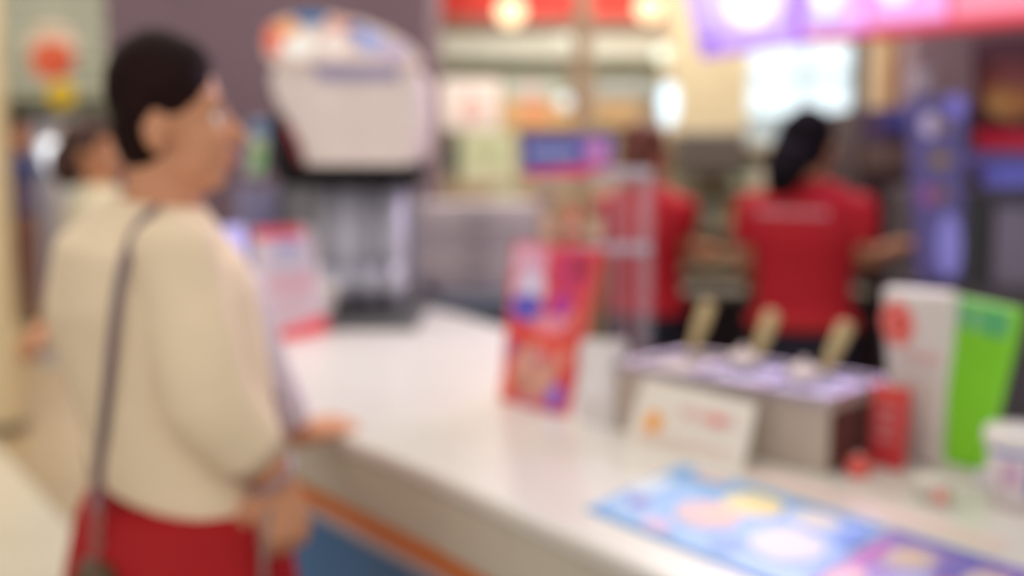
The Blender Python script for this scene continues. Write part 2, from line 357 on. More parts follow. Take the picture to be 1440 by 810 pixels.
# ------------------------------------------------------------------ acrylic display rack with header sign
rk_d = 2.15
rk = thing('acrylic_rack', 'tall clear acrylic rack with white rails standing before the red-haired server', 'rack', G(905, 490, TOP))
ACR = M((215, 222, 232), .08, alpha=.14, name='clear_acrylic', noise=0); RAIL = M((205, 198, 212), .2, alpha=.75, noise=0)
base = G(905, 500, TOP); dA = base.y
xs = [P(758, 0, 2.3).x, P(858, 0, dA).x, P(925, 0, dA).x]
ys = [2.3, dA + .1, dA]
ztop = P(0, 240, dA).z
feet = [(P(765, 0, 2.35).x, 2.35), (P(868, 0, 2.25).x, 2.25), (P(914, 0, 2.14).x, 2.14)]
for fx, fy in feet:
    MB().tube([(fx, fy, TOP), (fx, fy, P(0, 238, fy).z)], .007 if fx != feet[2][0] else .013, 12).build('post', ACR, rk, smooth=True)
for yy, rr in ((244, .011), (350, .011)):
    pts = [V((fx, fy, P(0, yy, fy).z)) for fx, fy in feet]
    MB().tube(pts, rr, 10).build('rail', RAIL, rk, smooth=True)
mA = [V((feet[1][0], feet[1][1], TOP + .05)), V((feet[2][0], feet[2][1], TOP + .05)), V((feet[2][0], feet[2][1], ztop - .02)), V((feet[1][0], feet[1][1], ztop - .02))]
MB().quad(mA, .003).build('clear_panel', M((225, 205, 215), .1, alpha=.1, noise=0), rk)
MB().prism([(feet[0][0] - .03, feet[0][1] - .03), (feet[2][0] + .03, feet[2][1] - .03), (feet[2][0] + .03, feet[2][1] + .05), (feet[0][0] - .02, feet[0][1] + .06)], TOP, TOP + .008).build('base_plate', M((210, 206, 206), .2, noise=0), rk)
hs = thing('header_sign', 'blue header sign with white lettering and red band above acrylic rack', 'sign', P(797, 262, 2.3))
h4 = [P(736, 248, 2.32), P(858, 248, 2.26), P(862, 190, 2.26), P(733, 190, 2.32)]
MB().quad(h4, .012).build('board', M((78, 84, 176), .5), hs, bevel=.002)
patch('red_band', h4, [(0, 0), (1, 0), (1, .3), (.55, .26), (0, .12)], M((232, 80, 120), .5), hs)
patch('lilac_block', h4, rect(.68, .32, .98, .92), M((160, 110, 196), .5), hs)
strokes(h4, .1, .42, .62, .74, 1, M((190, 200, 240), .5), hs)
patch('pink_star', h4, oval(.83, .6, .1, .22), M((222, 150, 214), .5), hs, lift=.0012)
# support bar of header sign down to the rack rail
MB().tube([P(775, 250, 2.31), P(775, 352, 2.33)], .006, 8).build('bracket', ACR, hs)
MB().tube([P(845, 250, 2.27), P(845, 352, 2.27)], .006, 8).build('bracket', ACR, hs)
# snack packets standing on rack's upper shelf
for k, (px, py, wd, hh, col, lab) in enumerate(((772, 322, 22, 40, (212, 160, 120), 'tan snack packet, leftmost of three on the acrylic rack'), (805, 322, 24, 52, (214, 112, 84), 'orange snack packet in the middle of the acrylic rack'), (838, 322, 20, 36, (206, 176, 140), 'beige snack packet nearest the clear post of the rack'))):
    d = 2.34 - k * .03; c = P(px, py + 22, d)
    t_ = thing('snack_packet', lab, 'packet', c, 'snack packets on the acrylic rack')
    m = MB(); wdm = wd / F * d; hm = hh / F * d
    m.loft([c, c + V((0, 0, hm * .15)), c + V((0, 0, hm * .5)), c + V((0, 0, hm * .85)), c + V((0, 0, hm))], [(wdm / 2, .001), (wdm / 2, .01), (wdm / 2, .014), (wdm / 2, .01), (wdm / 2, .001)], 16)
    m.build('packet_body', M(col, .4), t_, smooth=True)
    MB().box(c + V((-wdm * .3, -.016, hm * .35)), c + V((wdm * .3, -.0135, hm * .65))).build('front_label', M((230, 216, 200), .5), t_)

# red brochure holder
d0 = G(703, 560, TOP).y
BL, BR = G(702, 562, TOP), G(790, 585, TOP)
TLd, TRd = BL.y + .05, BR.y + .12
b4 = [BL, BR, P(842, 350, TRd), P(722, 340, TLd)]
br = thing('brochure_display', 'tall red brochure display with purple and pink pictures leaning on the counter', 'brochure display', (BL + BR) / 2)
MB().quad(b4, .02).build('board', M((230, 84, 84), .45), br, bevel=.003)
PT = [(rect(.05, .80, .45, .98), (232, 170, 200)), (oval(.28, .72, .2, .12), (228, 214, 240)), (oval(.27, .60, .22, .09), (104, 92, 200)), (rect(.55, .74, .95, .97), (206, 60, 110)),
      (oval(.72, .62, .15, .1), (190, 60, 160)), (oval(.6, .52, .24, .06), (240, 150, 170)), (rect(.02, .42, .98, .47), (248, 84, 60)), (oval(.5, .22, .32, .17), (220, 160, 140)),
      (oval(.4, .14, .14, .07), (200, 140, 120)), (oval(.86, .1, .12, .08), (150, 110, 210)), (rect(.08, .28, .2, .4), (180, 90, 140)), (oval(.85, .88, .09, .05), (160, 50, 70))]
PT += [(oval(.15, .9, .08, .05), (240, 200, 220)), (oval(.9, .34, .08, .06), (248, 150, 130)), (oval(.1, .1, .08, .05), (250, 130, 90)), (oval(.65, .36, .1, .05), (250, 120, 110)), (rect(.3, .02, .7, .06), (220, 120, 150)), (oval(.55, .3, .08, .03), (190, 100, 150)), (oval(.9, .58, .07, .05), (250, 140, 120))]
for k, (s_, col) in enumerate(PT): patch('printed_picture', b4, s_, M(col, .5), br, lift=.0004 + .0003 * k)
n_ = (b4[1] - b4[0]).cross(b4[3] - b4[0]).normalized()
MB().hexa([BL + V((.02, .03, 0)), BR + V((-.02, .03, 0)), BR + V((-.02, .14, 0)), BL + V((.02, .14, 0)), BL + V((.03, .05, .1)), BR + V((0, .06, .1)), BR + V((0, .08, .1)), BL + V((.03, .07, .1))]).build('rear_foot', M((220, 216, 214), .4), br)
# white leaflet holder next to it
w0 = G(800, 582, TOP)
lh = thing('leaflet_holder', 'white leaflet holder standing between the red brochure display and steel bin', 'holder', w0)
w4 = [G(808, 590, TOP), G(862, 604, TOP), P(866, 478, G(862, 604, TOP).y + .02), P(815, 476, G(808, 590, TOP).y + .02)]
MB().quad(w4, .03).build('holder_body', M((222, 216, 216), .3), lh, bevel=.003)
n2 = (w4[1] - w4[0]).cross(w4[3] - w4[0]).normalized()
l4 = [bil(w4, u, v) + n2 * .004 for u, v in ((.08, .3), (.92, .3), (.92, .92), (.08, .92))]
MB().quad(l4, .003).build('leaflet', M((232, 228, 230), .5), lh)

# ------------------------------------------------------------------ steel topping bin
A0, A1 = G(868, 604, TOP), G(1160, 668, TOP)
dirv = (A1 - A0).normalized(); perp = V((-dirv.y, dirv.x, 0))
if perp.y < 0: perp = -perp
zt = P(0, 562, A1.y).z
dep = .20
st = thing('topping_bin', 'long stainless steel topping bin with open top wells on the counter', 'food container', (A0 + A1) / 2)
SB = M((190, 174, 160), .45, .15, name='warm_steel'); 
def S(u, v, z): p = A0 + dirv * u + perp * v; return V((p.x, p.y, z))
L = (A1 - A0).length
m = MB().hexa([S(0, 0, TOP), S(L, 0, TOP), S(L, dep, TOP), S(0, dep, TOP), S(0, .0, zt - .008), S(L, .0, zt - .008), S(L, dep, zt - .008), S(0, dep, zt - .008)])
m.build('body', SB, st, bevel=.004)
MB().hexa([S(L + .0005, .012, TOP + .004), S(L + .003, .012, TOP + .004), S(L + .003, dep - .01, TOP + .004), S(L + .0005, dep - .01, TOP + .004), S(L + .0005, .012, zt - .02), S(L + .003, .012, zt - .02), S(L + .003, dep - .01, zt - .02), S(L + .0005, dep - .01, zt - .02)]).build('end_panel', M((96, 62, 60), .4, .3), st)
rim = MB()
for a in ((-.006, -.006, L + .006, .014), (-.006, dep - .014, L + .006, dep + .006), (-.006, .014, .012, dep - .014), (L - .012, .014, L + .006, dep - .014), (L * .33 - .008, .014, L * .33 + .008, dep - .014), (L * .66 - .008, .014, L * .66 + .008, dep - .014)):
    rim.hexa([S(a[0], a[1], zt - .008), S(a[2], a[1], zt - .008), S(a[2], a[3], zt - .008), S(a[0], a[3], zt - .008), S(a[0], a[1], zt + .006), S(a[2], a[1], zt + .006), S(a[2], a[3], zt + .006), S(a[0], a[3], zt + .006)])
rim.build('rim', M((190, 180, 196), .25, .5), st, bevel=.002)
for k in range(3):
    u0, u1 = L * k / 3 + .012, L * (k + 1) / 3 - .012
    MB().hexa([S(u0, .018, zt - .007), S(u1, .018, zt - .007), S(u1, dep - .018, zt - .007), S(u0, dep - .018, zt - .007), S(u0, .018, zt - .003), S(u1, .018, zt - .003), S(u1, dep - .018, zt - .003), S(u0, dep - .018, zt - .003)]).build('lid', M((176, 170, 210) if k else (170, 156, 156), .3, .2), st)
# dome lids and ladles
for k, (px, py, lab) in enumerate(((1045, 508, 'round white lid on the steel bin beside the middle ladle'), (1130, 528, 'round white lid on the steel bin below the right-hand ladle'))):
    c = G(px, py + 8, zt)
    t_ = thing('round_lid', lab, 'lid', (c.x, c.y, zt + .006), 'round white lids on the steel bin')
    MB()._lathe((c.x, c.y, zt + .006), [(.027, 0), (.028, .004), (.024, .014), (.014, .02), (.004, .022)], 24).build('dome', M((240, 224, 220), .4), t_, smooth=True)
    MB()._lathe((c.x, c.y, zt + .027), [(.005, 0), (.007, .005), (.005, .01)], 12).build('knob', M((235, 215, 210), .4), t_, smooth=True)
for k, (bx, by, tx, ty, lab) in enumerate(((972, 484, 996, 428, 'wooden ladle handle, leftmost of three rising from the steel bin'), (1060, 492, 1086, 442, 'wooden ladle handle, middle of three rising from the steel bin'), (1160, 512, 1190, 458, 'wooden ladle handle nearest the green carton, rising from the steel bin'))):
    c = min((S(.012 + (L - .024) * i / 60, dep - .045, zt - .002) for i in range(61)), key=lambda p: abs(720 + p.x / p.y * F - bx)); e = P(tx, ty, c.y + .03)
    t_ = thing('ladle', lab, 'ladle', (c.x, c.y, zt - .002), 'ladles in the steel bin')
    dv = (e - c).normalized()
    MB().loft([c, c + dv * .02, c + (e - c) * .6, e, e + dv * .006], [(.007, .005), (.009, .006), (.013, .008), (.014, .009), (.008, .005)], 12).build('handle', M((190, 168, 122), .5, name='pale_wood'), t_, smooth=True)
    MB().loft([c + V((0, 0, -.0005)), c + V((0, 0, .008))], [.012, .009], 12).build('collar', STEEL, t_, smooth=True)

# ------------------------------------------------------------------ white card sign in front of the steel bin
K0, K1 = G(876, 628, TOP), G(1044, 664, TOP)
k4 = [K0, K1, P(1064, 566, K1.y + .03), P(905, 530, K0.y + .03)]
cs = thing('tent_card', 'white folded card with orange star and red print before the steel bin', 'card', (K0 + K1) / 2)
MB().quad(k4, .002).build('front_leaf', M((232, 224, 212), .5), cs)
kb4 = [k4[3], k4[2], K1 + V((.02, .035, 0)), K0 + V((.02, .035, 0))]
MB().hexa([k4[3] + V((0, .002, 0)), k4[2] + V((0, .002, 0)), K1 + V((.02, .034, 0)), K0 + V((.02, .034, 0)), k4[3] + V((0, .004, 0)), k4[2] + V((0, .004, 0)), K1 + V((.02, .037, 0)), K0 + V((.02, .037, 0))]).build('rear_leaf', M((210, 200, 190), .5), cs)
sp = []
for i in range(16):
    r = .16 if i % 2 == 0 else .1
    sp.append((.2 + math.cos(math.pi * i / 8) * r * .62, .42 + math.sin(math.pi * i / 8) * r * 1.15))
patch('orange_star', k4, sp, M((246, 166, 60), .5), cs)
strokes(k4, .42, .56, .88, .72, 2, M((238, 186, 176), .5), cs)
patch('red_dot', k4, oval(.72, .62, .05, .09), M((238, 140, 136), .5), cs, lift=.002)
strokes(k4, .1, .12, .9, .26, 2, M((240, 212, 200), .5), cs)

# ------------------------------------------------------------------ menu mat on the counter
MZ = TOP + .001
def mat_sheet(q, name, label, col):
    c = [G(x, y, MZ + .001) for x, y in q]
    o = thing(name, label, 'menu', sum(c, V((0, 0, 0))) / 4)
    MB().quad(c, .0015).build('sheet', M(col, .35), o)
    return o, c
m1, c = mat_sheet([(822, 716), (1110, 832), (1250, 742), (960, 652)], 'menu_mat', 'blue menu sheet with pictures of desserts lying flat on the white counter', (122, 178, 236))
for k, (s_, col) in enumerate(((oval(.14, .22, .1, .14), (158, 196, 240)), (oval(.06, .55, .05, .2), (208, 224, 240)), (oval(.13, .3, .05, .08), (110, 100, 200)), (oval(.2, .92, .1, .06), (238, 206, 196)), (oval(.33, .72, .07, .12), (96, 168, 226)),
          (oval(.5, .74, .13, .17, wob=.08), (244, 222, 138)), (oval(.42, .44, .14, .18, wob=.08), (226, 184, 180)), (oval(.45, .5, .07, .08), (244, 190, 150)),
          (oval(.8, .42, .14, .2, wob=.06), (216, 218, 226)), (oval(.78, .5, .07, .08), (236, 222, 204)), (oval(.76, .8, .11, .12, wob=.06), (214, 220, 226)), (oval(.78, .78, .06, .06), (236, 220, 196)),
          (oval(.62, .22, .07, .1), (110, 160, 230)), (oval(.33, .12, .07, .08), (214, 176, 214)), (rect(.02, .02, .98, .05), (88, 170, 226)), (rect(.62, .93, .98, .97), (90, 140, 220)), (oval(.95, .72, .05, .12), (66, 130, 222)))):
    patch('printed_picture', c, s_, M(col, .4, noise=.03), m1, lift=.0002 + .00012 * k, t=.0002)
m2, c = mat_sheet([(1112, 834), (1300, 880), (1480, 812), (1256, 744)], 'menu_mat', 'purple and red menu sheet beside the blue one, near the lower right corner', (150, 120, 200))
for k, (s_, col) in enumerate(((oval(.3, .7, .18, .16), (200, 180, 190)), (oval(.3, .72, .1, .08), (220, 190, 160)), (oval(.1, .6, .07, .2), (180, 70, 170)), (oval(.6, .75, .1, .16), (120, 100, 200)), (oval(.8, .72, .12, .14), (214, 190, 196)),
          (oval(.15, .3, .12, .14), (240, 180, 190)), (oval(.5, .4, .14, .2), (170, 170, 230)), (oval(.8, .88, .12, .06), (150, 110, 190)), (oval(.72, .45, .1, .12), (216, 70, 90)), (rect(.02, .94, .98, .98), (90, 110, 220)))):
    patch('printed_picture', c, s_, M(col, .4, noise=.03), m2, lift=.0002 + .00012 * k, t=.0002)
m3, c = mat_sheet([(966, 648), (1256, 738), (1500, 806), (1440, 768)], 'paper_strip', 'narrow pale pink paper strip along the far edge of the menu sheets', (230, 206, 202)) if False else (None, None)
c = [G(x, y, MZ + .001) for x, y in ((1040, 664), (1400, 774), (1420, 762), (1060, 655))]
ps = thing('paper_strip', 'narrow pale pink strip lying along the far edge of the menu sheets', 'paper', sum(c, V((0, 0, 0))) / 4)
MB().quad(c, .0015).build('strip', M((236, 212, 204), .45), ps)

# ------------------------------------------------------------------ carton with green side, red tags, cup
B0, B1 = G(1252, 640, TOP), G(1322, 664, TOP)
cb = thing('display_carton', 'upright white and lime green carton with red roundel and teal emblem', 'carton', (B0 + B1) / 2)
wt4 = [B0, B1, P(1335, 412, B1.y), P(1236, 404, B0.y)]
MB().quad(wt4, .03).build('white_panel', M((220, 212, 206), .45), cb, bevel=.012)
patch('red_roundel', wt4, oval(.26, .80, .26, .13), M((238, 124, 112), .5), cb)
patch('roundel_ring', wt4, oval(.3, .8, .14, .07), M((220, 66, 56), .5), cb, lift=.0012)
patch('roundel_centre', wt4, oval(.3, .8, .06, .03), M((240, 150, 140), .5), cb, lift=.002)
strokes(wt4, .35, .6, .95, .66, 1, M((232, 182, 176), .5), cb)
g4 = [P(1325, 650, B1.y - .012), P(1374, 664, B1.y - .06), P(1430, 436, B1.y - .06), P(1335, 416, B1.y - .012)]
MB().quad(g4, .03).build('green_panel', M((126, 206, 34), .45), cb, bevel=.008)
MB().hexa([V((g4[0].x, g4[0].y, TOP)), V((g4[1].x, g4[1].y, TOP)), V((g4[1].x, g4[1].y + .03, TOP)), V((g4[0].x, g4[0].y + .03, TOP)), g4[0], g4[1], g4[1] + V((0, .03, 0)), g4[0] + V((0, .03, 0))]).build('panel_foot', M((214, 216, 200), .4), cb)
patch('pale_green_band', g4, [(.1, .84), (.95, .82), (.98, .97), (.05, .98)], M((110, 184, 120), .5), cb)
ep4 = [P(1394, 474, B1.y - .078), P(1434, 480, B1.y - .078), P(1438, 440, B1.y - .078), P(1397, 434, B1.y - .078)]
MB().quad(ep4, .01).build('teal_emblem', M((30, 164, 104), .5), cb, bevel=.003)
patch('emblem_centre', ep4, oval(.42, .5, .26, .26, n=12), M((0, 130, 84), .5), cb)
# red tag box
R0, R1 = G(1222, 640, TOP), G(1268, 652, TOP)
rt = thing('red_packet', 'small upright red packet with white lettering before the white carton', 'packet', (R0 + R1) / 2)
r4 = [G(1220, 652, TOP), G(1266, 664, TOP), P(1276, 548, 1.68), P(1226, 540, 1.72)]
MB().quad(r4, .012).build('packet_body', M((214, 62, 66), .45), rt, bevel=.002)
strokes(r4, .2, .3, .8, .8, 3, M((232, 140, 140), .5), rt)
patch('orange_top', r4, rect(.08, .86, .92, .96), M((236, 96, 76), .5), rt)
for (px, py, r, col, lab, nm) in ((1206, 668, .017, (232, 92, 84), 'small round red pot with pale top standing between the steel bin and the red packet', 'sauce_jar'),):
    c = G(px, py, TOP); o = thing(nm, lab, 'pot', (c.x, c.y, TOP))
    MB()._lathe((c.x, c.y, TOP), [(r, 0), (r, .02), (r * .8, .026), (r * .3, .028)], 20).build('cap', M(col, .4), o, smooth=True)
    MB()._lathe((c.x, c.y, TOP + .027), [(r * .4, 0), (r * .4, .004), (r * .2, .005)], 14).build('cap_centre', M((244, 190, 180), .4), o, smooth=True)
c = G(1312, 706, TOP); sd = thing('sauce_pot', 'small white pot with pale red label at the foot of the carton', 'pot', (c.x, c.y, TOP))
MB()._lathe((c.x, c.y, TOP), [(.022, 0), (.026, .03), (.028, .031), (.028, .036), (.01, .038)], 24).build('pot_body', M((224, 218, 206), .4), sd, smooth=True)
MB().box((c.x - .008, c.y - .0275, TOP + .006), (c.x + .008, c.y - .0235, TOP + .026)).build('label', M((234, 160, 150), .5), sd)
# paper cup at the right edge
c = G(1425, 712, TOP); zc = P(0, 600, c.y).z
cu = thing('paper_cup_shape', 'white paper cup with blue print at the right edge of the counter', 'cup', (c.x, c.y, TOP))
hh = zc - TOP
MB()._lathe((c.x, c.y, TOP), [(.028, 0), (.038, hh - .022)], 32).build('cup_body', M((226, 214, 216), .45), cu, smooth=True)
MB()._lathe((c.x, c.y, TOP), [(.0405, hh - .024), (.0425, hh - .02), (.042, hh - .006), (.038, hh), (.01, hh + .002)], 32).build('cup_lid', M((236, 230, 226), .35), cu, smooth=True)
def cup_print(a0, a1, z0, z1, mat, name):
    m = MB(); nn = 10; vs = []
    for zz_ in (z0, z1):
        r = .028 + .010 * (zz_ / (hh - .022)) + .0008
        for i in range(nn + 1):
            a = math.radians(a0 + (a1 - a0) * i / nn); vs.append((c.x + r * math.cos(a), c.y + r * math.sin(a), TOP + zz_))
    m.add(vs, [(i, i + 1, nn + 2 + i, nn + 1 + i) for i in range(nn)]); return m.build(name, mat, cu, smooth=True)
cup_print(275, 330, hh * .2, hh * .68, M((70, 100, 180), .5), 'blue_print')
cup_print(215, 262, hh * .3, hh * .62, M((206, 172, 196), .5), 'lilac_print')
cup_print(190, 360, hh * .7, hh * .76, M((90, 120, 200), .5), 'blue_ring')

# ------------------------------------------------------------------ lit menu boards
def light_box(name, c4, label, edge, field, items, e=1.0, grp=None):
    o = thing(name, label, 'menu board', sum(c4, V((0, 0, 0))) / 4, grp)
    MB().quad(c4, .07).build('housing', M(edge, .5, emit=e * .8), o, bevel=.004)
    patch('lit_face', c4, rect(.04, .05, .96, .95), M(field, .5, emit=e), o, t=.002)
    for k, (s_, col, ee) in enumerate(items): patch('printed_picture', c4, s_, M(col, .5, emit=ee), o, lift=.003 + .001 * k)
    return o
q4 = [P(985, 82, 4.2), P(1122, 64, 3.78), P(1124, -90, 3.78), P(945, -90, 4.2)]
light_box('menu_board', q4, 'purple backlit menu board with round white plate, leftmost and set apart', (176, 110, 246), (206, 176, 248),
          [(oval(.5, .6, .44, .38), (226, 206, 250), .85), (oval(.62, .5, .3, .3), (240, 226, 250), .9), (oval(.58, .4, .2, .16), (255, 255, 250), 1.3), (oval(.15, .12, .1, .05), (140, 90, 230), .8)], .9)
e0, e1 = P(1127, 53, 3.66), P(1462, 15, 3.12)
def E(u, z): p = e0.lerp(e1, u); return V((p.x, p.y, z))
zb, zt2 = e0.z, e0.z + .42
segs = ((0, .31, (250, 150, 240), (214, 196, 252), [(oval(.4, .42, .3, .26), (240, 244, 255), 1.1), (oval(.8, .2, .16, .16), (238, 180, 250), .9)], 'lit menu board showing a pale blue dish, between purple board and pink board'),
        (.31, .66, (248, 110, 150), (240, 176, 244), [(oval(.35, .46, .32, .28), (252, 244, 255), 1.1), (oval(.8, .5, .14, .3), (246, 200, 250), 1)], 'pink backlit menu board with bright white dish, second of the row of three'),
        (.66, 1, (250, 100, 118), (246, 150, 176), [(oval(.45, .5, .4, .3), (250, 220, 238), 1.1), (oval(.5, .55, .2, .14), (255, 244, 244), 1.2)], 'rose red backlit menu board at the top right corner'))
for k, (u0, u1, ed, fi, it, lab) in enumerate(segs):
    light_box('menu_board', [E(u0 + .002, zb), E(u1 - .002, zb), E(u1 - .002, zt2), E(u0 + .002, zt2)], lab, ed, fi, it, .8)
rail = MB().quad([E(.03, zb - .014), E(1, zb - .014), E(1, zb - .002), E(.03, zb - .002)], .09)
tag(rail.build('board_rail', M((216, 60, 76), .5, emit=.5), loc=E(.5, zb)), 'thin red glowing rail along the underside of the three joined menu boards', 'rail')
for u in (.2, .8):
    p_ = E(u, zt2); h_ = MB().tube([p_ + V((0, .03, 0)), V((p_.x, p_.y + .03, 3.0))], .008, 8)
    tag(h_.build('hanging_rod', STEEL, loc=p_), 'thin steel rod above the %s of the three joined menu boards' % ('leftmost' if u < .5 else 'rightmost'), 'rod', 'rods above the menu boards')
p_ = (q4[2] + q4[3]) / 2; tag(MB().tube([p_ + V((0, .03, 0)), V((p_.x, p_.y + .03, 3.0))], .008, 8).build('hanging_rod', STEEL, loc=p_), 'thin steel rod above the separate purple menu board', 'rod', 'rods above the menu boards')

# ------------------------------------------------------------------ right side: purple tower poster, dark food poster, cabinets
d = 3.4
t4 = [P(1296, 398, d), P(1352, 398, d), P(1362, 135, d), P(1284, 135, d)]
tw = thing('tower_display', 'tall violet lit display tower with round product pictures, right of black-haired server', 'display', (P(1322, 0, d).x, d, .009))
MB().quad([P(1300, 396, d), P(1354, 396, d), P(1362, 135, d), P(1284, 135, d)], .08).build('lit_front', M((112, 102, 170), .5, emit=.2), tw, bevel=.01)
MB().box((P(1300, 0, d).x, d, .009), (P(1352, 0, d).x, d + .14, P(0, 398, d).z - .003)).build('base', M((50, 42, 52), .6), tw)
for (cx, cy, a, b, col, e) in ((1325, 176, 13, 9, (150, 120, 100), .3), (1322, 225, 13, 11, (160, 130, 70), .35), (1322, 273, 12, 10, (150, 110, 90), .3), (1308, 175, 12, 17, (196, 180, 214), .5), (1307, 275, 12, 14, (160, 90, 160), .4), (1345, 150, 13, 18, (140, 130, 230), .4), (1335, 345, 17, 45, (150, 142, 226), .42)):
    blob(cx, cy, a, b, d - .006, M(col, .5, emit=e), tw, 'printed_picture', t=.004)
tcx = P(1308, 0, d).x; cc = thing('cup_stack', 'stack of pale cups standing on top of the violet tower', 'cups', (tcx, d + .04, P(0, 135, d).z))
for k in range(3): MB()._lathe((tcx, d + .04, P(0, 135, d).z + k * .018), [(.026, 0), (.034, .045), (.03, .046), (.022, .004)], 20).build('cup', M((168, 156, 172), .5), cc, smooth=True)
fp4 = [P(1372, 208, 3.5), P(1470, 212, 3.3), P(1470, 48, 3.3), P(1368, 55, 3.5)]
fp = thing('food_poster', 'dark maroon poster with golden food picture hanging at the right edge', 'poster', (fp4[0] + fp4[1]) / 2)
MB().quad(fp4, .03).build('panel', M((84, 34, 46), .5, emit=.1), fp)
patch('maroon_top', fp4, rect(.05, .8, .95, .97), M((96, 66, 80), .5, emit=.2), fp)
patch('red_foot', fp4, rect(0, 0, 1, .17), M((170, 20, 46), .5, emit=.5), fp)
for k, (s_, col) in enumerate(((oval(.5, .55, .42, .25), (120, 62, 48)), (oval(.5, .42, .34, .16, wob=.06), (176, 118, 66)), (oval(.6, .66, .28, .12), (130, 70, 72)), (oval(.35, .4, .12, .09), (196, 150, 90)))):
    patch('printed_picture', fp4, s_, M(col, .5, emit=.22), fp, lift=.002 + .001 * k)
# lilac lit shelf below poster
xs0 = P(1366, 0, 3.5).x
sh = thing('lit_shelf', 'violet-blue lit shelf under the dark food poster', 'shelf', (xs0 + .2, 3.6, P(0, 236, 3.5).z))
MB().box((xs0, 3.5, P(0, 236, 3.5).z), (2.2, 3.9, P(0, 214, 3.5).z)).build('shelf_board', M((112, 96, 170), .5, emit=.25), sh, bevel=.003)
MB().box((P(1412, 0, 3.5).x, 3.49, P(0, 262, 3.5).z), (2.2, 3.6, P(0, 232, 3.5).z)).build('light_tube', M((104, 104, 205), .5, emit=.4), sh)
# steel appliance below
ap = thing('steel_fryer', 'grey steel kitchen appliance with dark door below the violet shelf', 'appliance', (xs0 + .3, 3.8, .009))
MB().box((xs0 + .0, 3.62, .009), (2.3, 4.2, P(0, 268, 3.62).z)).build('body', M((92, 84, 92), .4, .4), ap, bevel=.005)
MB().box((xs0 + .02, 3.58, P(0, 400, 3.6).z), (P(1405, 0, 3.6).x, 3.62, P(0, 275, 3.6).z)).build('door', M((62, 60, 62), .4, .4), ap, bevel=.004)
MB().box((P(1410, 0, 3.6).x, 3.58, P(0, 400, 3.6).z), (2.2, 3.62, P(0, 290, 3.6).z)).build('steel_panel', M((128, 118, 138), .35, .5), ap, bevel=.004)
# dark kitchen cabinets behind second server
dc2 = thing('kitchen_cabinet', 'tall dark brown kitchen cabinet behind the black-haired server at right', 'cabinet', (P(1255, 0, 4.9).x, 4.95, .009))
xa_, xb_ = P(1214, 0, 4.8).x, P(1400, 0, 4.8).x
MB().box((xa_, 4.8, .009), (xb_, 5.3, P(0, 152, 4.8).z)).build('carcass', M((66, 50, 54), .6), dc2, bevel=.004)
for k, (y0, y1, col) in enumerate(((152, 200, (88, 70, 104)), (203, 238, (124, 104, 92)), (242, 318, (66, 44, 44)), (321, 410, (58, 40, 40)))):
    MB().box((xa_ + .02, 4.77, P(0, y1, 4.77).z), (P(1290, 0, 4.77).x, 4.8, P(0, y0, 4.77).z)).build('door', M(col, .5), dc2, bevel=.004)
MB().box((P(1262, 0, 4.7).x, 4.70, P(0, 178, 4.7).z), (P(1296, 0, 4.7).x, 4.77, P(0, 156, 4.7).z)).build('blue_display', M((54, 64, 150), .5, emit=.35), dc2)
# ------------------------------------------------------------------ kitchen worktop behind staff
kw = thing('kitchen_worktop', 'dark kitchen worktop with beige front running behind the two servers', 'worktop', (1.0, 4.7, .009))
MB().box((.53, 4.45, .87), (1.44, 4.76, .9)).build('worktop', M((96, 88, 76), .5), kw, bevel=.004)
MB().box((.55, 4.5, .009), (1.42, 4.75, .869)).build('base_cabinet', M((40, 28, 34), .6), kw)
for k in range(3): MB().box((.57 + k * .285, 4.475, .1), (.84 + k * .285, 4.5, .85)).build('door', M((38, 28, 34), .5), kw, bevel=.004)
hc = thing('holding_cabinet', 'beige and green glazed food cabinet between the two servers', 'cabinet', (P(1010, 0, 5.6).x, 5.7, .009))
h0, h1 = P(950, 0, 5.5).x, P(1216, 0, 5.5).x
MB().box((h0, 5.5, .009), (h1, 5.9, P(0, 380, 5.5).z)).build('base', M((70, 60, 44), .6), hc)
MB().box((h0, 5.6, P(0, 380, 5.5).z + .002), (h1, 5.9, P(0, 200, 5.5).z)).build('back_panel', M((180, 174, 144), .6), hc)
for k, yy in enumerate((205, 262, 318, 376)):
    MB().box((h0, 5.45, P(0, yy + 5, 5.5).z), (h1, 5.9, P(0, yy - 3, 5.5).z)).build('shelf', M((214, 200, 168), .5), hc)
cols = [(176, 190, 164), (206, 178, 128), (150, 174, 146), (214, 206, 182), (184, 150, 96), (192, 200, 172), (150, 158, 132), (220, 198, 150)]
hn = 0
for r_, (yb, ht) in enumerate(((257, 34), (313, 34), (371, 30))):
    for k in range(7):
        px = 968 + k * 36 + random.uniform(-4, 4); x = P(px, 0, 5.52).x; z0 = P(0, yb, 5.5).z + .001
        hgt = ht / F * 5.5 * random.uniform(.6, 1); wd = .045 * random.uniform(.8, 1.1)
        row = ('top', 'middle', 'bottom')[r_]
        cn = ['grey-green', 'tan', 'green', 'pale', 'brown', 'light green', 'olive', 'sand']; ci = hn % 8
        o = MB().box((x - wd, 5.46, z0), (x + wd, 5.56, z0 + hgt)).build('food_box', M(cols[ci], .6), loc=(x, 5.5, z0), bevel=.006)
        ordn = ['first', 'second', 'third', 'fourth', 'fifth', 'sixth', 'seventh'][k]
        tag(o, '%s food box, %s from left on the %s shelf behind the servers' % (cn[ci], ordn, row), 'box', 'boxes on the shelves behind the servers'); hn += 1
mo = thing('grey_monitor', 'dark grey boxy monitor behind the servers in front of cream pillar', 'monitor', P(1002, 250, 5.3))
MB().box((P(955, 0, 5.2).x, 5.2, P(0, 248, 5.2).z), (P(1056, 0, 5.2).x, 5.4, P(0, 182, 5.2).z)).build('casing', M((118, 108, 92), .5), mo, bevel=.02)
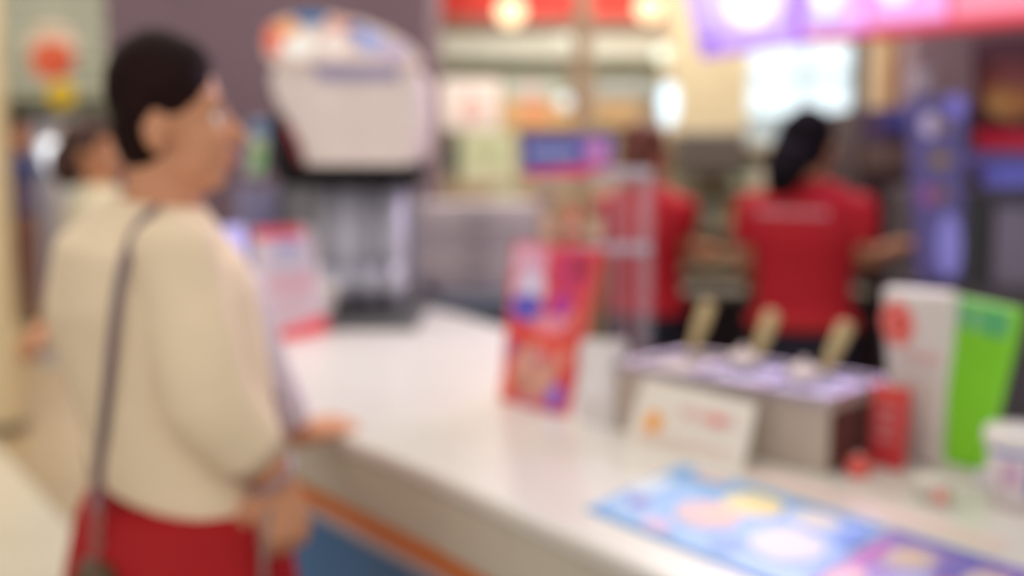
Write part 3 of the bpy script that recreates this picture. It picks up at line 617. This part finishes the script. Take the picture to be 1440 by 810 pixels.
MB().box((P(962, 0, 5.2).x, 5.19, P(0, 242, 5.2).z), (P(1049, 0, 5.2).x, 5.2, P(0, 188, 5.2).z)).build('screen_back', M((104, 96, 84), .4), mo, bevel=.006)
MB().tube([P(1002, 246, 5.3), P(1002, 262, 5.42)], .03, 12).build('stand', M((80, 74, 66), .5), mo)

# ------------------------------------------------------------------ opposite shop: posters, boxes, lamps
def poster(name, x0, y0, x1, y1, dd, col, label, prints=(), cat='poster'):
    if name != 'cream_shelf': dd = 10.15
    q = [P(x0, y1, dd), P(x1, y1, dd), P(x1, y0, dd), P(x0, y0, dd)]
    o = thing(name, label, cat, (q[0] + q[1]) / 2); MB().quad(q, .05).build('panel', M(col, .5), o, bevel=.004)
    if name == 'cream_shelf': MB().box((q[0].x, dd, .009), (q[1].x, dd + .5, q[0].z - .001)).build('shelf_base', M((150, 130, 108), .6), o)
    for k, (s_, cl) in enumerate(prints): patch('printed_picture', q, s_, M(cl, .5), o, lift=.002 + .001 * k)
    return o
poster('wall_poster', 618, 112, 702, 182, 9.9, (232, 228, 224), 'white wall poster with faint pink picture right of the mauve column', [(oval(.55, .4, .25, .3), (220, 190, 184)), (rect(.1, .8, .9, .9), (190, 190, 184))])
poster('price_board', 648, 186, 724, 262, 9.2, (216, 224, 190), 'pale green board under the white poster, right of the mauve column', [(rect(.1, .1, .9, .3), (208, 208, 180)), (rect(.15, .5, .85, .8), (186, 198, 160))], 'board')
poster('dark_screen', 628, 196, 646, 244, 9.1, (58, 72, 68), 'narrow dark teal panel between the mauve column and pale green board', [(rect(.2, .2, .8, .8), (48, 62, 60))], 'panel')
poster('tan_banner', 706, 142, 806, 182, 9.6, (206, 172, 124), 'tan and orange banner left of the beige post in the shop opposite', [(oval(.45, .6, .22, .3), (222, 150, 110)), (oval(.8, .4, .1, .3), (200, 170, 120))], 'banner')
poster('tan_banner', 838, 140, 905, 178, 9.6, (192, 164, 122), 'plain tan banner right of the beige post in the shop opposite', [(rect(.1, .3, .9, .6), (204, 176, 130))], 'banner')
poster('blue_grey_panel', 712, 106, 800, 140, 9.8, (168, 184, 172), 'pale blue-green panel above the tan and orange banner', [(oval(.4, .4, .2, .3), (196, 180, 180))], 'panel')
poster('blue_grey_panel', 838, 108, 935, 138, 9.8, (160, 170, 166), 'pale grey-blue panel right of the beige post, under the pale soffit', [(rect(.1, .3, .6, .7), (172, 186, 184))], 'panel')
poster('cream_shelf', 600, 256, 860, 300, 8.6, (190, 168, 142), 'long beige shelf front behind the drawer unit in the opposite shop', [(oval(.42, .6, .08, .3), (206, 206, 176)), (oval(.15, .6, .06, .3), (170, 150, 120)), (oval(.65, .5, .08, .3), (150, 110, 80))], 'shelf')
def lamp(px, py, r_px, dd, col, e, label, name='lamp_or_glare', cat='lamp', ry=1.0, cord=True):
    c = P(px, py, dd); r = r_px / F * dd
    o = thing(name, label, cat, c)
    MB().ell(c, (r, r, r * ry), seg=20, rings=12).build('bulb_globe', M(col, .3, emit=e), o, smooth=True)
    MB()._lathe(c + V((0, 0, r * ry * .9)), [(r * .5, 0), (r * .5, .03), (r * .15, .05)], 16).build('socket', M((150, 140, 130), .4), o, smooth=True)
    if cord: MB().tube([c + V((0, 0, r * ry + .04)), V((c.x, c.y, 3.0))], .005, 6).build('cord', M((170, 100, 80), .5), o)
    return o
lamp(718, 16, 19, 7.2, (255, 226, 180), 1.9, 'warm round lamp before the red bulkhead, left of the beige post')
lamp(913, 11, 18, 7.2, (255, 226, 180), 1.9, 'warm round lamp before the red bulkhead, right of the beige post')
lamp(795, 56, 9, 7.6, (220, 226, 206), 1.3, 'dim greenish-white lamp just left of the beige post, in front of the soffit')
lamp(934, 76, 12, 7.6, (226, 236, 214), 1.5, 'greenish-white lamp beside the cream pillar')
lamp(794, 143, 10, 6.9, (225, 238, 240), 1.1, 'small white glare shaped as a low hanging lamp beside the tan banner')  # white glare spot built as a glowing globe
lamp(940, 146, 13, 6.9, (215, 238, 250), 1.6, 'bright elongated bluish-white glare left of the cream pillar', ry=2.4)  # tall bluish glare built as a stretched glowing globe

# ------------------------------------------------------------------ left background: mall shopfront
lo = thing('louvre_ceiling', 'grey-green ceiling of pale horizontal strips at upper left', 'ceiling panel', (P(80, 60, 9).x, 9, P(0, 60, 9).z))
for k in range(9):
    y = -12 + k * 17; z = P(0, y, 9).z
    MB().box((P(-40, 0, 9).x, 9, z - .072), (P(172, 0, 9).x, 9.06, z)).build('slat', M((196, 196, 178) if k % 2 else (166, 168, 148), .6), lo)
MB().box((P(-40, 0, 9.1).x, 9.1, P(0, 150, 9).z), (P(172, 0, 9.1).x, 9.14, P(0, -30, 9).z)).build('back_board', M((150, 156, 138), .7), lo)
sf = thing('glass_showcase', 'distant pale showcase with grey and white panels left of the customer', 'showcase', (P(90, 0, 11).x, 11, .0095))
pan = [(36, 62, (150, 148, 160)), (62, 84, (186, 176, 176)), (84, 104, (196, 206, 196)), (104, 128, (170, 178, 170)), (128, 172, (128, 130, 118))]
for k, (a, b, col) in enumerate(pan):
    MB().box((P(a, 0, 11).x, 11, .0095), (P(b, 0, 11).x - .01, 11.2, P(0, 160 + 8 * (k % 2), 11).z)).build('panel', M(col, .5), sf, bevel=.01)
MB().box((P(20, 0, 11).x, 10.95, .0095), (P(172, 0, 11).x, 11.0, P(0, 400, 11).z)).build('plinth', M((160, 156, 160), .5), sf)
MB().box((P(20, 0, 11).x, 10.9, P(0, 158, 11).z), (P(172, 0, 11).x, 11.3, P(0, 140, 11).z)).build('dark_cornice', M((82, 84, 74), .6), sf)
lc_ = P(80, 228, 10.5); wl = thing('display_glare', 'bright white oblong glare on the showcase left of the customer', 'light', lc_)
MB().loft([P(64, 200, 10.5), P(72, 215, 10.5), P(88, 242, 10.5), P(96, 256, 10.5)], [.06, .1, .1, .06], 14).build('glare_form', M((244, 248, 255), .4, emit=1.25), wl, smooth=True)  # glare highlight of the showcase, built as a glowing form
MB().tube([P(96, 256, 10.5), V((P(96, 256, 10.5).x, 10.5, .012))], .02).build('stem', M((190, 200, 196), .5), wl)
sg = P(72, 78, 6.5)
hsn = thing('hanging_sign', 'round orange-red hanging sign with white rim at upper left', 'sign', sg)
blob(72, 66, 36, 34, 6.55, M((214, 196, 180), .5), hsn, 'white_rim', t=.03)
blob(72, 84, 30, 28, 6.52, M((214, 104, 74), .5), hsn, 'red_disc', t=.02)
blob(82, 96, 12, 12, 6.5, M((206, 70, 44), .5), hsn, 'dark_red_spot', t=.01)
MB().tube([P(72, 34, 6.56), V((P(72, 34, 6.56).x, 6.56, 3.0))], .006).build('cord', M((200, 196, 188), .5), hsn)
yt = thing('yellow_tag', 'small yellow tag hanging under the round orange-red sign', 'tag', P(86, 132, 6.5))
blob(86, 132, 20, 19, 6.5, M((222, 190, 40), .5), yt, 'tag_disc', t=.015)
blob(88, 132, 8, 8, 6.494, M((200, 164, 20), .5), yt, 'tag_centre', t=.005)
MB().tube([P(86, 116, 6.51), P(82, 104, 6.55)], .004).build('string', M((200, 196, 188), .5), yt)

# ------------------------------------------------------------------ people
SKIN = M((210, 148, 112), .55, name='skin', noise=.05, scale=14)
SKIN2 = M((190, 130, 94), .55, name='skin_tan', noise=.05, scale=14)
UP = V((0, 0, 1))
def frame(yaw, pitch=0):
    a = math.radians(yaw); f = V((math.cos(a), math.sin(a), 0)); l = V((-math.sin(a), math.cos(a), 0))
    p = math.radians(pitch); f2 = f * math.cos(p) + UP * math.sin(p); u2 = UP * math.cos(p) - f * math.sin(p)
    return f2, l, u2
def head(m, c, ax, s=1.0):
    f, l, u = ax
    def q(a, b, d): return c + (f * a + l * b + u * d) * s
    def e(p, r): m.ell(q(*p), [v * s for v in r], ax)
    e((.006, 0, .035), (.076, .074, .085)); e((.03, 0, -.015), (.06, .058, .078)); e((.052, 0, -.07), (.03, .032, .022))
    e((.02, .034, -.05), (.045, .022, .03)); e((.02, -.034, -.05), (.045, .022, .03))
    e((.072, 0, .028), (.018, .046, .014)); e((.075, .03, -.018), (.014, .018, .016)); e((.075, -.03, -.018), (.014, .018, .016))
    m.loft([q(.082, 0, .018), q(.095, 0, -.002), q(.106, 0, -.018), q(.094, 0, -.028)], [.006 * s, .008 * s, .011 * s, .008 * s], 10)
    e((.086, 0, -.045), (.012, .022, .006)); e((.083, 0, -.053), (.012, .019, .006))
    for sg_ in (1, -1):
        e((-.004, .074 * sg_, -.004), (.017, .009, .03)); e((-.002, .072 * sg_, -.026), (.009, .008, .012))
def face_parts(parent, c, ax, s, brow):
    f, l, u = ax
    def q(a, b, d): return c + (f * a + l * b + u * d) * s
    for sg_ in (1, -1):
        ey = MB().ell(q(.074, .03 * sg_, .008), (.0095 * s,) * 3, ax, 14, 8).build('eye', M((235, 228, 222), .3), parent, smooth=True)
        MB().ell(q(.0825, .03 * sg_, .008), (.0025 * s, .0055 * s, .0055 * s), ax, 12, 6).build('iris', M((40, 24, 16), .2), ey, smooth=True)
        MB().loft([q(.087, .014 * sg_, .028), q(.086, .032 * sg_, .034), q(.072, .05 * sg_, .028)], [.0018 * s, .0024 * s, .001 * s], 8).build('eyebrow', brow, parent, smooth=True)
    MB().ell(q(.092, 0, -.045), (.006 * s, .018 * s, .004 * s), ax, 12, 6).ell(q(.090, 0, -.053), (.006 * s, .015 * s, .005 * s), ax, 12, 6).build('lips', M((196, 88, 90), .4), parent, smooth=True)
def hand(m, w, d, nrm, side, curl=.5, s=1.0):
    """w wrist, d finger direction, nrm back-of-hand direction, side +1/-1 which side the thumb leaves"""
    d = V(d).normalized(); nrm = (V(nrm) - d * V(nrm).dot(d)).normalized(); a = d.cross(nrm) * side
    m.loft([w - d * .02 * s, w + d * .01 * s, w + d * .045 * s, w + d * .085 * s], [(.024 * s, .018 * s), (.027 * s, .016 * s), (.039 * s, .015 * s), (.038 * s, .012 * s)], 14, a)
    for k, (off, ln, r) in enumerate(((.029, .068, .0088), (.010, .076, .009), (-.010, .071, .0087), (-.028, .056, .0078))):
        p = w + d * .078 * s + a * off * s; pts = [p]; ang = .15
        for i in range(3):
            ang += curl * (.7 if i else .5); dd = d * math.cos(ang) - nrm * math.sin(ang) + a * off * 1.6
            p = p + dd * ln * s * (.45, .31, .24)[i]; pts.append(p)
        m.loft(pts, [r * s, r * .95 * s, r * .88 * s, r * .7 * s], 10, a)
        m.ell(pts[-1], (r * .7 * s,) * 3, seg=8, rings=6)
    p = w + d * .015 * s + a * .022 * s
    q1 = p + (d * .6 + a * .7 - nrm * .3).normalized() * .036 * s; q2 = q1 + (d * .85 + a * .4 - nrm * .35).normalized() * .03 * s; q3 = q2 + (d * .95 + a * .1 - nrm * .4).normalized() * .024 * s
    m.loft([p, q1, q2, q3], [.015 * s, .0125 * s, .0105 * s, .008 * s], 10); m.ell(q3, (.008 * s,) * 3, seg=8, rings=6)
def limb(m, pts, rad, seg=14):
    P_ = [V(p) for p in pts]; out = []; ro = []
    for i in range(len(P_) - 1):
        for k in range(4):
            t = k / 4; out.append(P_[i].lerp(P_[i + 1], t)); ro.append(rad[i] * (1 - t) + rad[i + 1] * t)
    out.append(P_[-1]); ro.append(rad[-1])
    for _ in range(2): out = [out[0]] + [(out[i - 1] + out[i] * 2 + out[i + 1]) / 4 for i in range(1, len(out) - 1)] + [out[-1]]
    m.loft(out, ro, seg)
def legs(m, hip, side, kneez=.46, r=(.066, .05, .046, .032)):
    for sg_ in (1, -1):
        h_ = hip + side * .085 * sg_
        limb(m, [h_, V((h_.x, h_.y, kneez)), V((h_.x, h_.y, .28)), V((h_.x, h_.y, .07))], r)
def shoes(parent, hip, side, fwd, mat):
    for sg_ in (1, -1):
        h_ = hip + side * .085 * sg_; b = V((h_.x, h_.y, .05))
        MB().loft([b - fwd * .07 + V((0, 0, 0)), b - fwd * .03, b + fwd * .06 - UP * .01, b + fwd * .14 - UP * .018, b + fwd * .17 - UP * .02], [(.025, .028), (.038, .038), (.042, .03), (.038, .02), (.018, .012)], 16, side).build('shoe', mat, parent, smooth=True)

# ---- the customer
yaw = 32; f, l, u = frame(yaw); hf = frame(12, 4)
pc_ = P(255, 700, 1.57)
cu1 = thing('person', 'customer seen from behind in cream blouse and red skirt, short dark hair, hand on counter', 'person', (pc_.x, pc_.y, .009))
hc_ = P(228, 180, 1.57)           # between the ears
tor = [(P(255, 905, 1.57), .17, .125), (P(256, 800, 1.57), .175, .13), (P(264, 690, 1.57), .138, .108), (P(256, 600, 1.57), .130, .102), (P(234, 500, 1.57), .146, .108), (P(213, 420, 1.57), .155, .115), (P(212, 350, 1.57), .145, .098), (P(222, 308, 1.57), .10, .07), (P(224, 284, 1.57), .06, .052)]
shR = P(205, 345, 1.57) - l * .145; shL = P(222, 350, 1.57) + l * .15 + f * .045
elR = P(292, 566, 1.42); wrR = P(390, 676, 1.47)
wrL = P(424, 612, 1.90); elL = P(346, 500, 1.79)
body = MB()
head(body, hc_, hf, .98)
limb(body, [P(228, 330, 1.57), P(230, 270, 1.57), hc_ - UP * .03 + hf[0] * .004], [.062, .052, .05])
body.loft([t[0] for t in tor][::-1], [(t[1] * .88, t[2] * .88) for t in tor][::-1], 24, l)
limb(body, [shR, elR, wrR], [.042, .036, .024]); limb(body, [shL, elL, wrL], [.042, .036, .024])
hd = (P(402, 760, 1.47) - wrR).normalized()
hand(body, wrR, hd, V((.5, -1, .2)), 1, .95, .95)
hdl = (P(500, 588, 1.99) - wrL)
hand(body, wrL, hdl, V((0, -.35, 1)), -1, .3, 1.0)
hip = V((pc_.x, pc_.y, .88)); legs(body, hip, l)
bo = body.build('body', SKIN, cu1, voxel=.0042, sm_it=4)
face_parts(cu1, hc_, hf, .98, M((40, 26, 22), .6))
HAIR = M((34, 16, 14), .75, name='dark_hair', noise=.25, scale=30, spec=.12)
hm = MB()
def hq(a, b, d): return hc_ + hf[0] * a + hf[1] * b + hf[2] * d
hm.ell(hq(.002, 0, .053), (.074, .083, .082), hf).ell(hq(-.020, 0, .0), (.048, .072, .066), hf).ell(hq(.020, 0, .080), (.056, .064, .045), hf).ell(hq(-.018, 0, .02), (.045, .082, .05), hf)
hm.build('hair', HAIR, cu1, voxel=.005)
# blouse: torso shell and two full sleeves
bl = MB()
bl.loft([t[0] for t in tor[2:]][::-1], [(t[1] + .012 + (.012 if 0 < i < 5 else 0), t[2] + .012 + (.014 if 0 < i < 5 else 0)) for i, t in enumerate(tor[2:])][::-1], 28, l)
for v_ in bl.v[-28:]: v_.z -= (v_.x - tor[2][0].x) * .26 - .006
bl.ell(tor[6][0] + f * .05 + UP * -.08, (.07, .11, .09), (f, l, u))
for s_ in (shR, shL): bl.ell(s_, (.058, .054, .05), (f, l, u))
limb(bl, [shR, shR.lerp(elR, .5), elR, elR.lerp(wrR, .62)], [.055, .060, .060, .052])
blo = bl.build('blouse', M((242, 219, 186), .8, name='cream_chiffon', noise=.04, scale=12), cu1, voxel=.006, sm_it=6)
sl = MB(); limb(sl, [shL + f * .03, shL.lerp(elL, .5) + f * .045, elL + f * .01, elL.lerp(wrL, .8)], [.06, .056, .050, .036])  # cream sleeve; the violet light on it is put into its lilac colour
lsl = sl.build('left_sleeve', M((226, 212, 224), .8, name='violet_lit_chiffon'), cu1, voxel=.006); lsl['label'] = 'cream sleeve with violet light in its colour, and purple print'
bv = sl.bvh()
for (px, py, a) in ((345, 480, 9), (352, 520, 8), (372, 548, 7), (384, 560, 9), (338, 450, 7), (366, 500, 5), (392, 590, 6)):
    r = ray(px, py).normalized(); hit = bv.ray_cast(V((0, 0, H)), r)
    if hit[0]:
        nn = hit[1] if hit[1].dot(r) < 0 else -hit[1]
        MB().ell(hit[0] + nn * .001, (a / 900, a / 900, .0035), (nn.orthogonal().normalized(), nn.cross(nn.orthogonal()).normalized(), nn)).build('printed_spot', M((126, 96, 132), .8), lsl, smooth=True)
# cuff of right sleeve, bracelet
cf = elR.lerp(wrR, .62); dw = (wrR - elR).normalized()
MB().loft([cf - dw * .012, cf + dw * .012], [.045, .043], 18).build('cuff', M((214, 190, 160), .8), cu1, smooth=True)
br_ = MB(); cbr = wrR - dw * .012
ring = [cbr + (dw.orthogonal().normalized() * math.cos(a_) + dw.cross(dw.orthogonal().normalized()) * math.sin(a_)) * .033 for a_ in [2 * math.pi * i / 20 for i in range(21)]]
br_.loft(ring, [.004] * 21, 8); br_.build('bracelet', M((176, 160, 176), .3, .6), cu1, smooth=True)
# skirt
sk = MB(); cpt = P(254, 690, 1.57)
prof = [(.02, .158, .126), (-.02, .172, .138), (-.10, .19, .155), (-.18, .2, .165), (-.32, .215, .18), (-.48, .225, .19)]
n = 48; vs = []
for i, (dz, a, b) in enumerate(prof):
    cpos = cpt + V((0, 0, dz)) + (tor[1][0] - tor[2][0]) * 0
    for k in range(n):
        q = 2 * math.pi * k / n; w_ = 1 + .012 * i * math.sin(9 * q)
        vs.append(cpos + l * a * w_ * math.cos(q) + f * b * w_ * math.sin(q))
fs = [(i * n + k, i * n + (k + 1) % n, (i + 1) * n + (k + 1) % n, (i + 1) * n + k) for i in range(len(prof) - 1) for k in range(n)]
fs += [tuple(range(n)), tuple(range((len(prof) - 1) * n, len(prof) * n))]
sk.add(vs, fs); sko = sk.build('skirt', M((176, 12, 22), .75, name='red_cloth'), cu1, smooth=True)
sb = sko.modifiers.new('sub', 'SUBSURF'); sb.levels = 1; sb.render_levels = 1
shoes(cu1, hip, l, f, M((60, 40, 36), .5))
# shoulder bag with strap
bt = bl.bvh(); spts = []
sp_ = ((224, 290), (208, 298), (190, 322), (176, 360), (166, 410), (159, 470), (153, 530), (147, 590), (141, 640), (137, 690))
for px, py in [(sp_[i // 5][0] * (1 - i % 5 / 5) + sp_[min(i // 5 + 1, 9)][0] * (i % 5 / 5), sp_[i // 5][1] * (1 - i % 5 / 5) + sp_[min(i // 5 + 1, 9)][1] * (i % 5 / 5)) for i in range(46)]:
    r = ray(px, py).normalized(); hit = bt.ray_cast(V((0, 0, H)), r)
    if hit[0]: spts.append(hit[0] - r * .013)
    else: spts.append(P(px, py, spts[-1].y if spts else 1.5))
for _ in range(8): spts = [spts[0]] + [(spts[i - 1] + spts[i] * 2 + spts[i + 1]) / 4 for i in range(1, len(spts) - 1)] + [spts[-1]]
bagp = P(136, 860, 1.42)
bg = thing('shoulder_bag', 'brown shoulder bag hanging by a grey-brown strap across the customer\'s back', 'bag', bagp)
spts.append(P(136, 720, 1.43))
MB().loft(spts, [(.0072, .003)] * len(spts), 10, (1, 0, 0)).build('strap', M((134, 112, 116), .6), bg, smooth=True)
lk = MB()
for k in range(5):
    cc_ = P(136, 722 + k * 14, 1.43); ax1 = V((1, 0, 0)) if k % 2 else V((.3, .95, 0))
    ring = [cc_ + ax1 * .006 * math.cos(a_) + UP * .009 * math.sin(a_) for a_ in [2 * math.pi * i / 14 for i in range(15)]]
    lk.loft(ring, [.0022] * 15, 6)
lk.build('chain', M((190, 140, 130), .3, .7), bg, smooth=True)
b_ = P(136, 790, 1.43)
MB().loft([b_, b_ - UP * .02, b_ - UP * .08, b_ - UP * .15, b_ - UP * .17], [(.03, .02), (.04, .028), (.06, .04), (.065, .042), (.055, .03)], 20, l).build('bag_body', M((96, 74, 54), .5, name='leather'), bg, smooth=True)
MB().ell(b_ - UP * .05 - V((0, .036, 0)), (.012, .006, .012)).build('clasp', M((180, 150, 90), .3, .8), bg, smooth=True)
# phone strap hanging from the near hand
kc = thing('key_strap', 'thin grey strap with metal tip hanging from the customer\'s near hand', 'strap', P(374, 790, 1.46))
MB().loft([P(378, 716, 1.45), P(372, 750, 1.45), P(370, 790, 1.45), P(372, 840, 1.45)], [(.0045, .002)] * 4, 8).build('cord', M((150, 130, 124), .5), kc, smooth=True)
MB().ell(P(372, 848, 1.45), (.01, .006, .014)).build('metal_tip', STEEL, kc, smooth=True)

# ---- simpler standing figures
def figure(name_label, cx, top_y, dd, yaw, hyaw, shirt, trousers, hairc, skin, arms, hair_long=False, sleeve=.45, h=1.58, bodyx=None, group=None, vox=.009, skirtless=True):
    f, l, u = frame(yaw); hx = frame(hyaw)
    ht = P(cx, top_y, dd); hc = V((ht.x, dd, ht.z - .13)); bx = P(bodyx if bodyx else cx, 300, dd).x
    feet = V((bx, dd, .009)); o = thing('person', name_label, 'person', feet, group)
    Z_ = lambda k: V((bx, dd, ht.z * k)); m = MB(); head(m, hc, hx, 1.0)
    T = [(Z_(.50), .155, .11), (Z_(.56), .16, .115), (Z_(.62), .135, .10), (Z_(.68), .135, .10), (Z_(.75), .155, .11), (Z_(.81), .16, .09), (Z_(.845), .11, .06), (Z_(.86), .06, .05)]
    m.loft([t[0] for t in T], [(t[1] * .9, t[2] * .9) for t in T], 20, l)
    limb(m, [Z_(.83), Z_(.87), hc - UP * .04], [.06, .05, .048])
    shs = {'R': Z_(.80) - l * .165, 'L': Z_(.80) + l * .165}; sm = MB()
    sm.loft([Z_(.565)] + [t[0] for t in T[2:]], [(.172, .127)] + [(t[1] + .012, t[2] + .012) for t in T[2:-1]] + [(.066, .056)], 22, l)
    for k in 'RL':
        s_ = shs[k]; e_, w_ = arms[k]; e_ = V(e_); w_ = V(w_)
        limb(m, [s_, e_, w_], [.045, .036, .025]); dv = (w_ - e_).normalized(); nr = UP if abs(dv.z) < .7 else -l
        hand(m, w_, dv, nr, 1 if k == 'L' else -1, .4)
        sm.ell(s_, (.06, .055, .055), (f, l, u)); limb(sm, [s_, s_.lerp(e_, sleeve), s_.lerp(e_, sleeve * 2)] if sleeve > .5 else [s_, s_.lerp(e_, .6)], [.058, .056, .054] if sleeve > .5 else [.058, .056])
    hip = V((bx, dd, .84 * ht.z / 1.58)); legs(m, hip, l); m.build('body', skin, o, voxel=.006, sm_it=3)
    face_parts(o, hc, hx, 1.0, hairc)
    sho = sm.build('shirt', shirt, o, voxel=vox, sm_it=5)
    tr = MB()
    for sg_ in (1, -1):
        h_ = hip + l * .08 * sg_; tr.loft([V((h_.x, h_.y, .08)), V((h_.x, h_.y, .45)), h_ - UP * .02, h_ + UP * .03], [(.06, .06), (.068, .068), (.085, .09), (.06, .07)], 16, l)
    tr.loft([hip - UP * .08, hip, hip + UP * .04, hip + UP * .11], [(.152, .112), (.166, .122), (.158, .114), (.132, .096)], 18, l)
    tr.build('trousers', trousers, o, voxel=.012); shoes(o, hip, l, f, BLACK)
    hm = MB()
    def hq(a, b, d): return hc + hx[0] * a + hx[1] * b + hx[2] * d
    hm.ell(hq(-.012, 0, .046), (.086, .083, .088), hx).ell(hq(-.04, 0, -.005), (.05, .072, .065), hx).ell(hq(.024, 0, .078), (.054, .062, .046), hx)
    return o, hm, hq, hx, hc, T, f, l
HB = M((16, 10, 12), .75, name='black_hair', noise=.2, scale=30, spec=.1); HR = M((98, 48, 34), .6, name='reddish_hair', noise=.2, scale=30)
RED = M((180, 14, 30), .75, name='red_polo'); NAVY = M((24, 20, 38), .7, name='navy_cloth')
d2 = 3.55
o, hm, hq, hx, hc, T, f2, l2 = figure('server with long black hair and red polo shirt, back turned, dark trousers', 1138, 150, d2, 75, 60, RED, NAVY, HB, SKIN2,
    {'R': (P(1208, 372, 3.5), P(1262, 348, 3.75)), 'L': (P(1052, 372, 3.62), P(1060, 392, 3.85))}, bodyx=1133)
hm.loft([hq(-.03, .0, .06), hq(-.07, .02, -.02), P(1112, 220, d2 - .12), P(1100, 250, d2 - .14), P(1092, 276, d2 - .13)], [(.08, .06), (.082, .05), (.07, .04), (.06, .032), (.03, .015)], 18, (1, 0, 0))
hm.build('hair', HB, o, voxel=.007)
tq = [P(1062, 306, d2 - .142), P(1164, 310, d2 - .142), P(1164, 291, d2 - .142), P(1062, 287, d2 - .142)]
strokes(tq, 0, .1, 1, .9, 1, M((226, 150, 156), .7), o, name='back_lettering')
MB().loft([T[1][0] + UP * .01, T[1][0] + UP * .045], [(T[0][1] + .02, T[0][2] + .02)] * 2, 26, l2).build('shirt_hem', M((180, 34, 30), .75), o, smooth=True)
d1_ = 4.05
o, hm, hq, hx, hc, T, f1, l1 = figure('server with short reddish-brown hair and red polo, behind the acrylic rack', 908, 170, d1_, 48, 35, RED, NAVY, HR, SKIN2,
    {'R': (P(950, 352, 3.98), P(1010, 356, 4.2)), 'L': (P(895, 350, 4.2), P(950, 356, 4.38))}, bodyx=906)
hm.ell(hq(-.06, 0, -.02), (.05, .07, .06), hx); hm.build('hair', HR, o, voxel=.007)
# waiting customer behind the first one
d3 = 3.75
o, hm, hq, hx, hc, T, f3, l3 = figure('person with brown hair and cream top, half hidden behind the nearest customer', 124, 165, d3, 20, 10, M((214, 200, 170), .8), M((110, 84, 60), .7), M((66, 36, 26), .6, noise=.2), SKIN2,
    {'R': (P(98, 420, 3.6), P(66, 455, 3.5)), 'L': (P(150, 400, 3.9), P(170, 450, 4.0))}, bodyx=142)
hm.ell(hq(-.07, 0, -.02), (.06, .07, .08), hx); hm.build('hair', M((66, 36, 26), .6, noise=.2), o, voxel=.007)
wb = P(50, 492, 3.5)
hbg = thing('shopping_bag', 'small white shopping bag held low by the person behind the customer', 'bag', (wb.x, 3.5, P(0, 512, 3.5).z))
MB().box((P(32, 0, 3.5).x, 3.46, P(0, 512, 3.5).z), (P(70, 0, 3.5).x, 3.54, P(0, 486, 3.5).z)).build('bag_body', M((214, 206, 196), .5), hbg, bevel=.008)
MB().tube([P(40, 486, 3.5), P(46, 472, 3.5), P(60, 472, 3.5), P(64, 486, 3.5)], .005).build('bag_handle', M((190, 180, 170), .5), hbg, smooth=True)
# far shopper
d4 = 9.8
o, hm, hq, hx, hc, T, f4, l4_ = figure('distant shopper in navy top walking beside the cream column', 28, 176, d4, 270, 270, M((62, 66, 110), .8), M((120, 84, 76), .7), HR, SKIN2,
    {'R': (P(20, 240, d4), P(19, 262, d4 - .05)), 'L': (P(36, 240, d4), P(38, 262, d4 - .05))}, bodyx=28, vox=.012)
hm.build('hair', M((120, 60, 46), .6, noise=.2), o, voxel=.01)
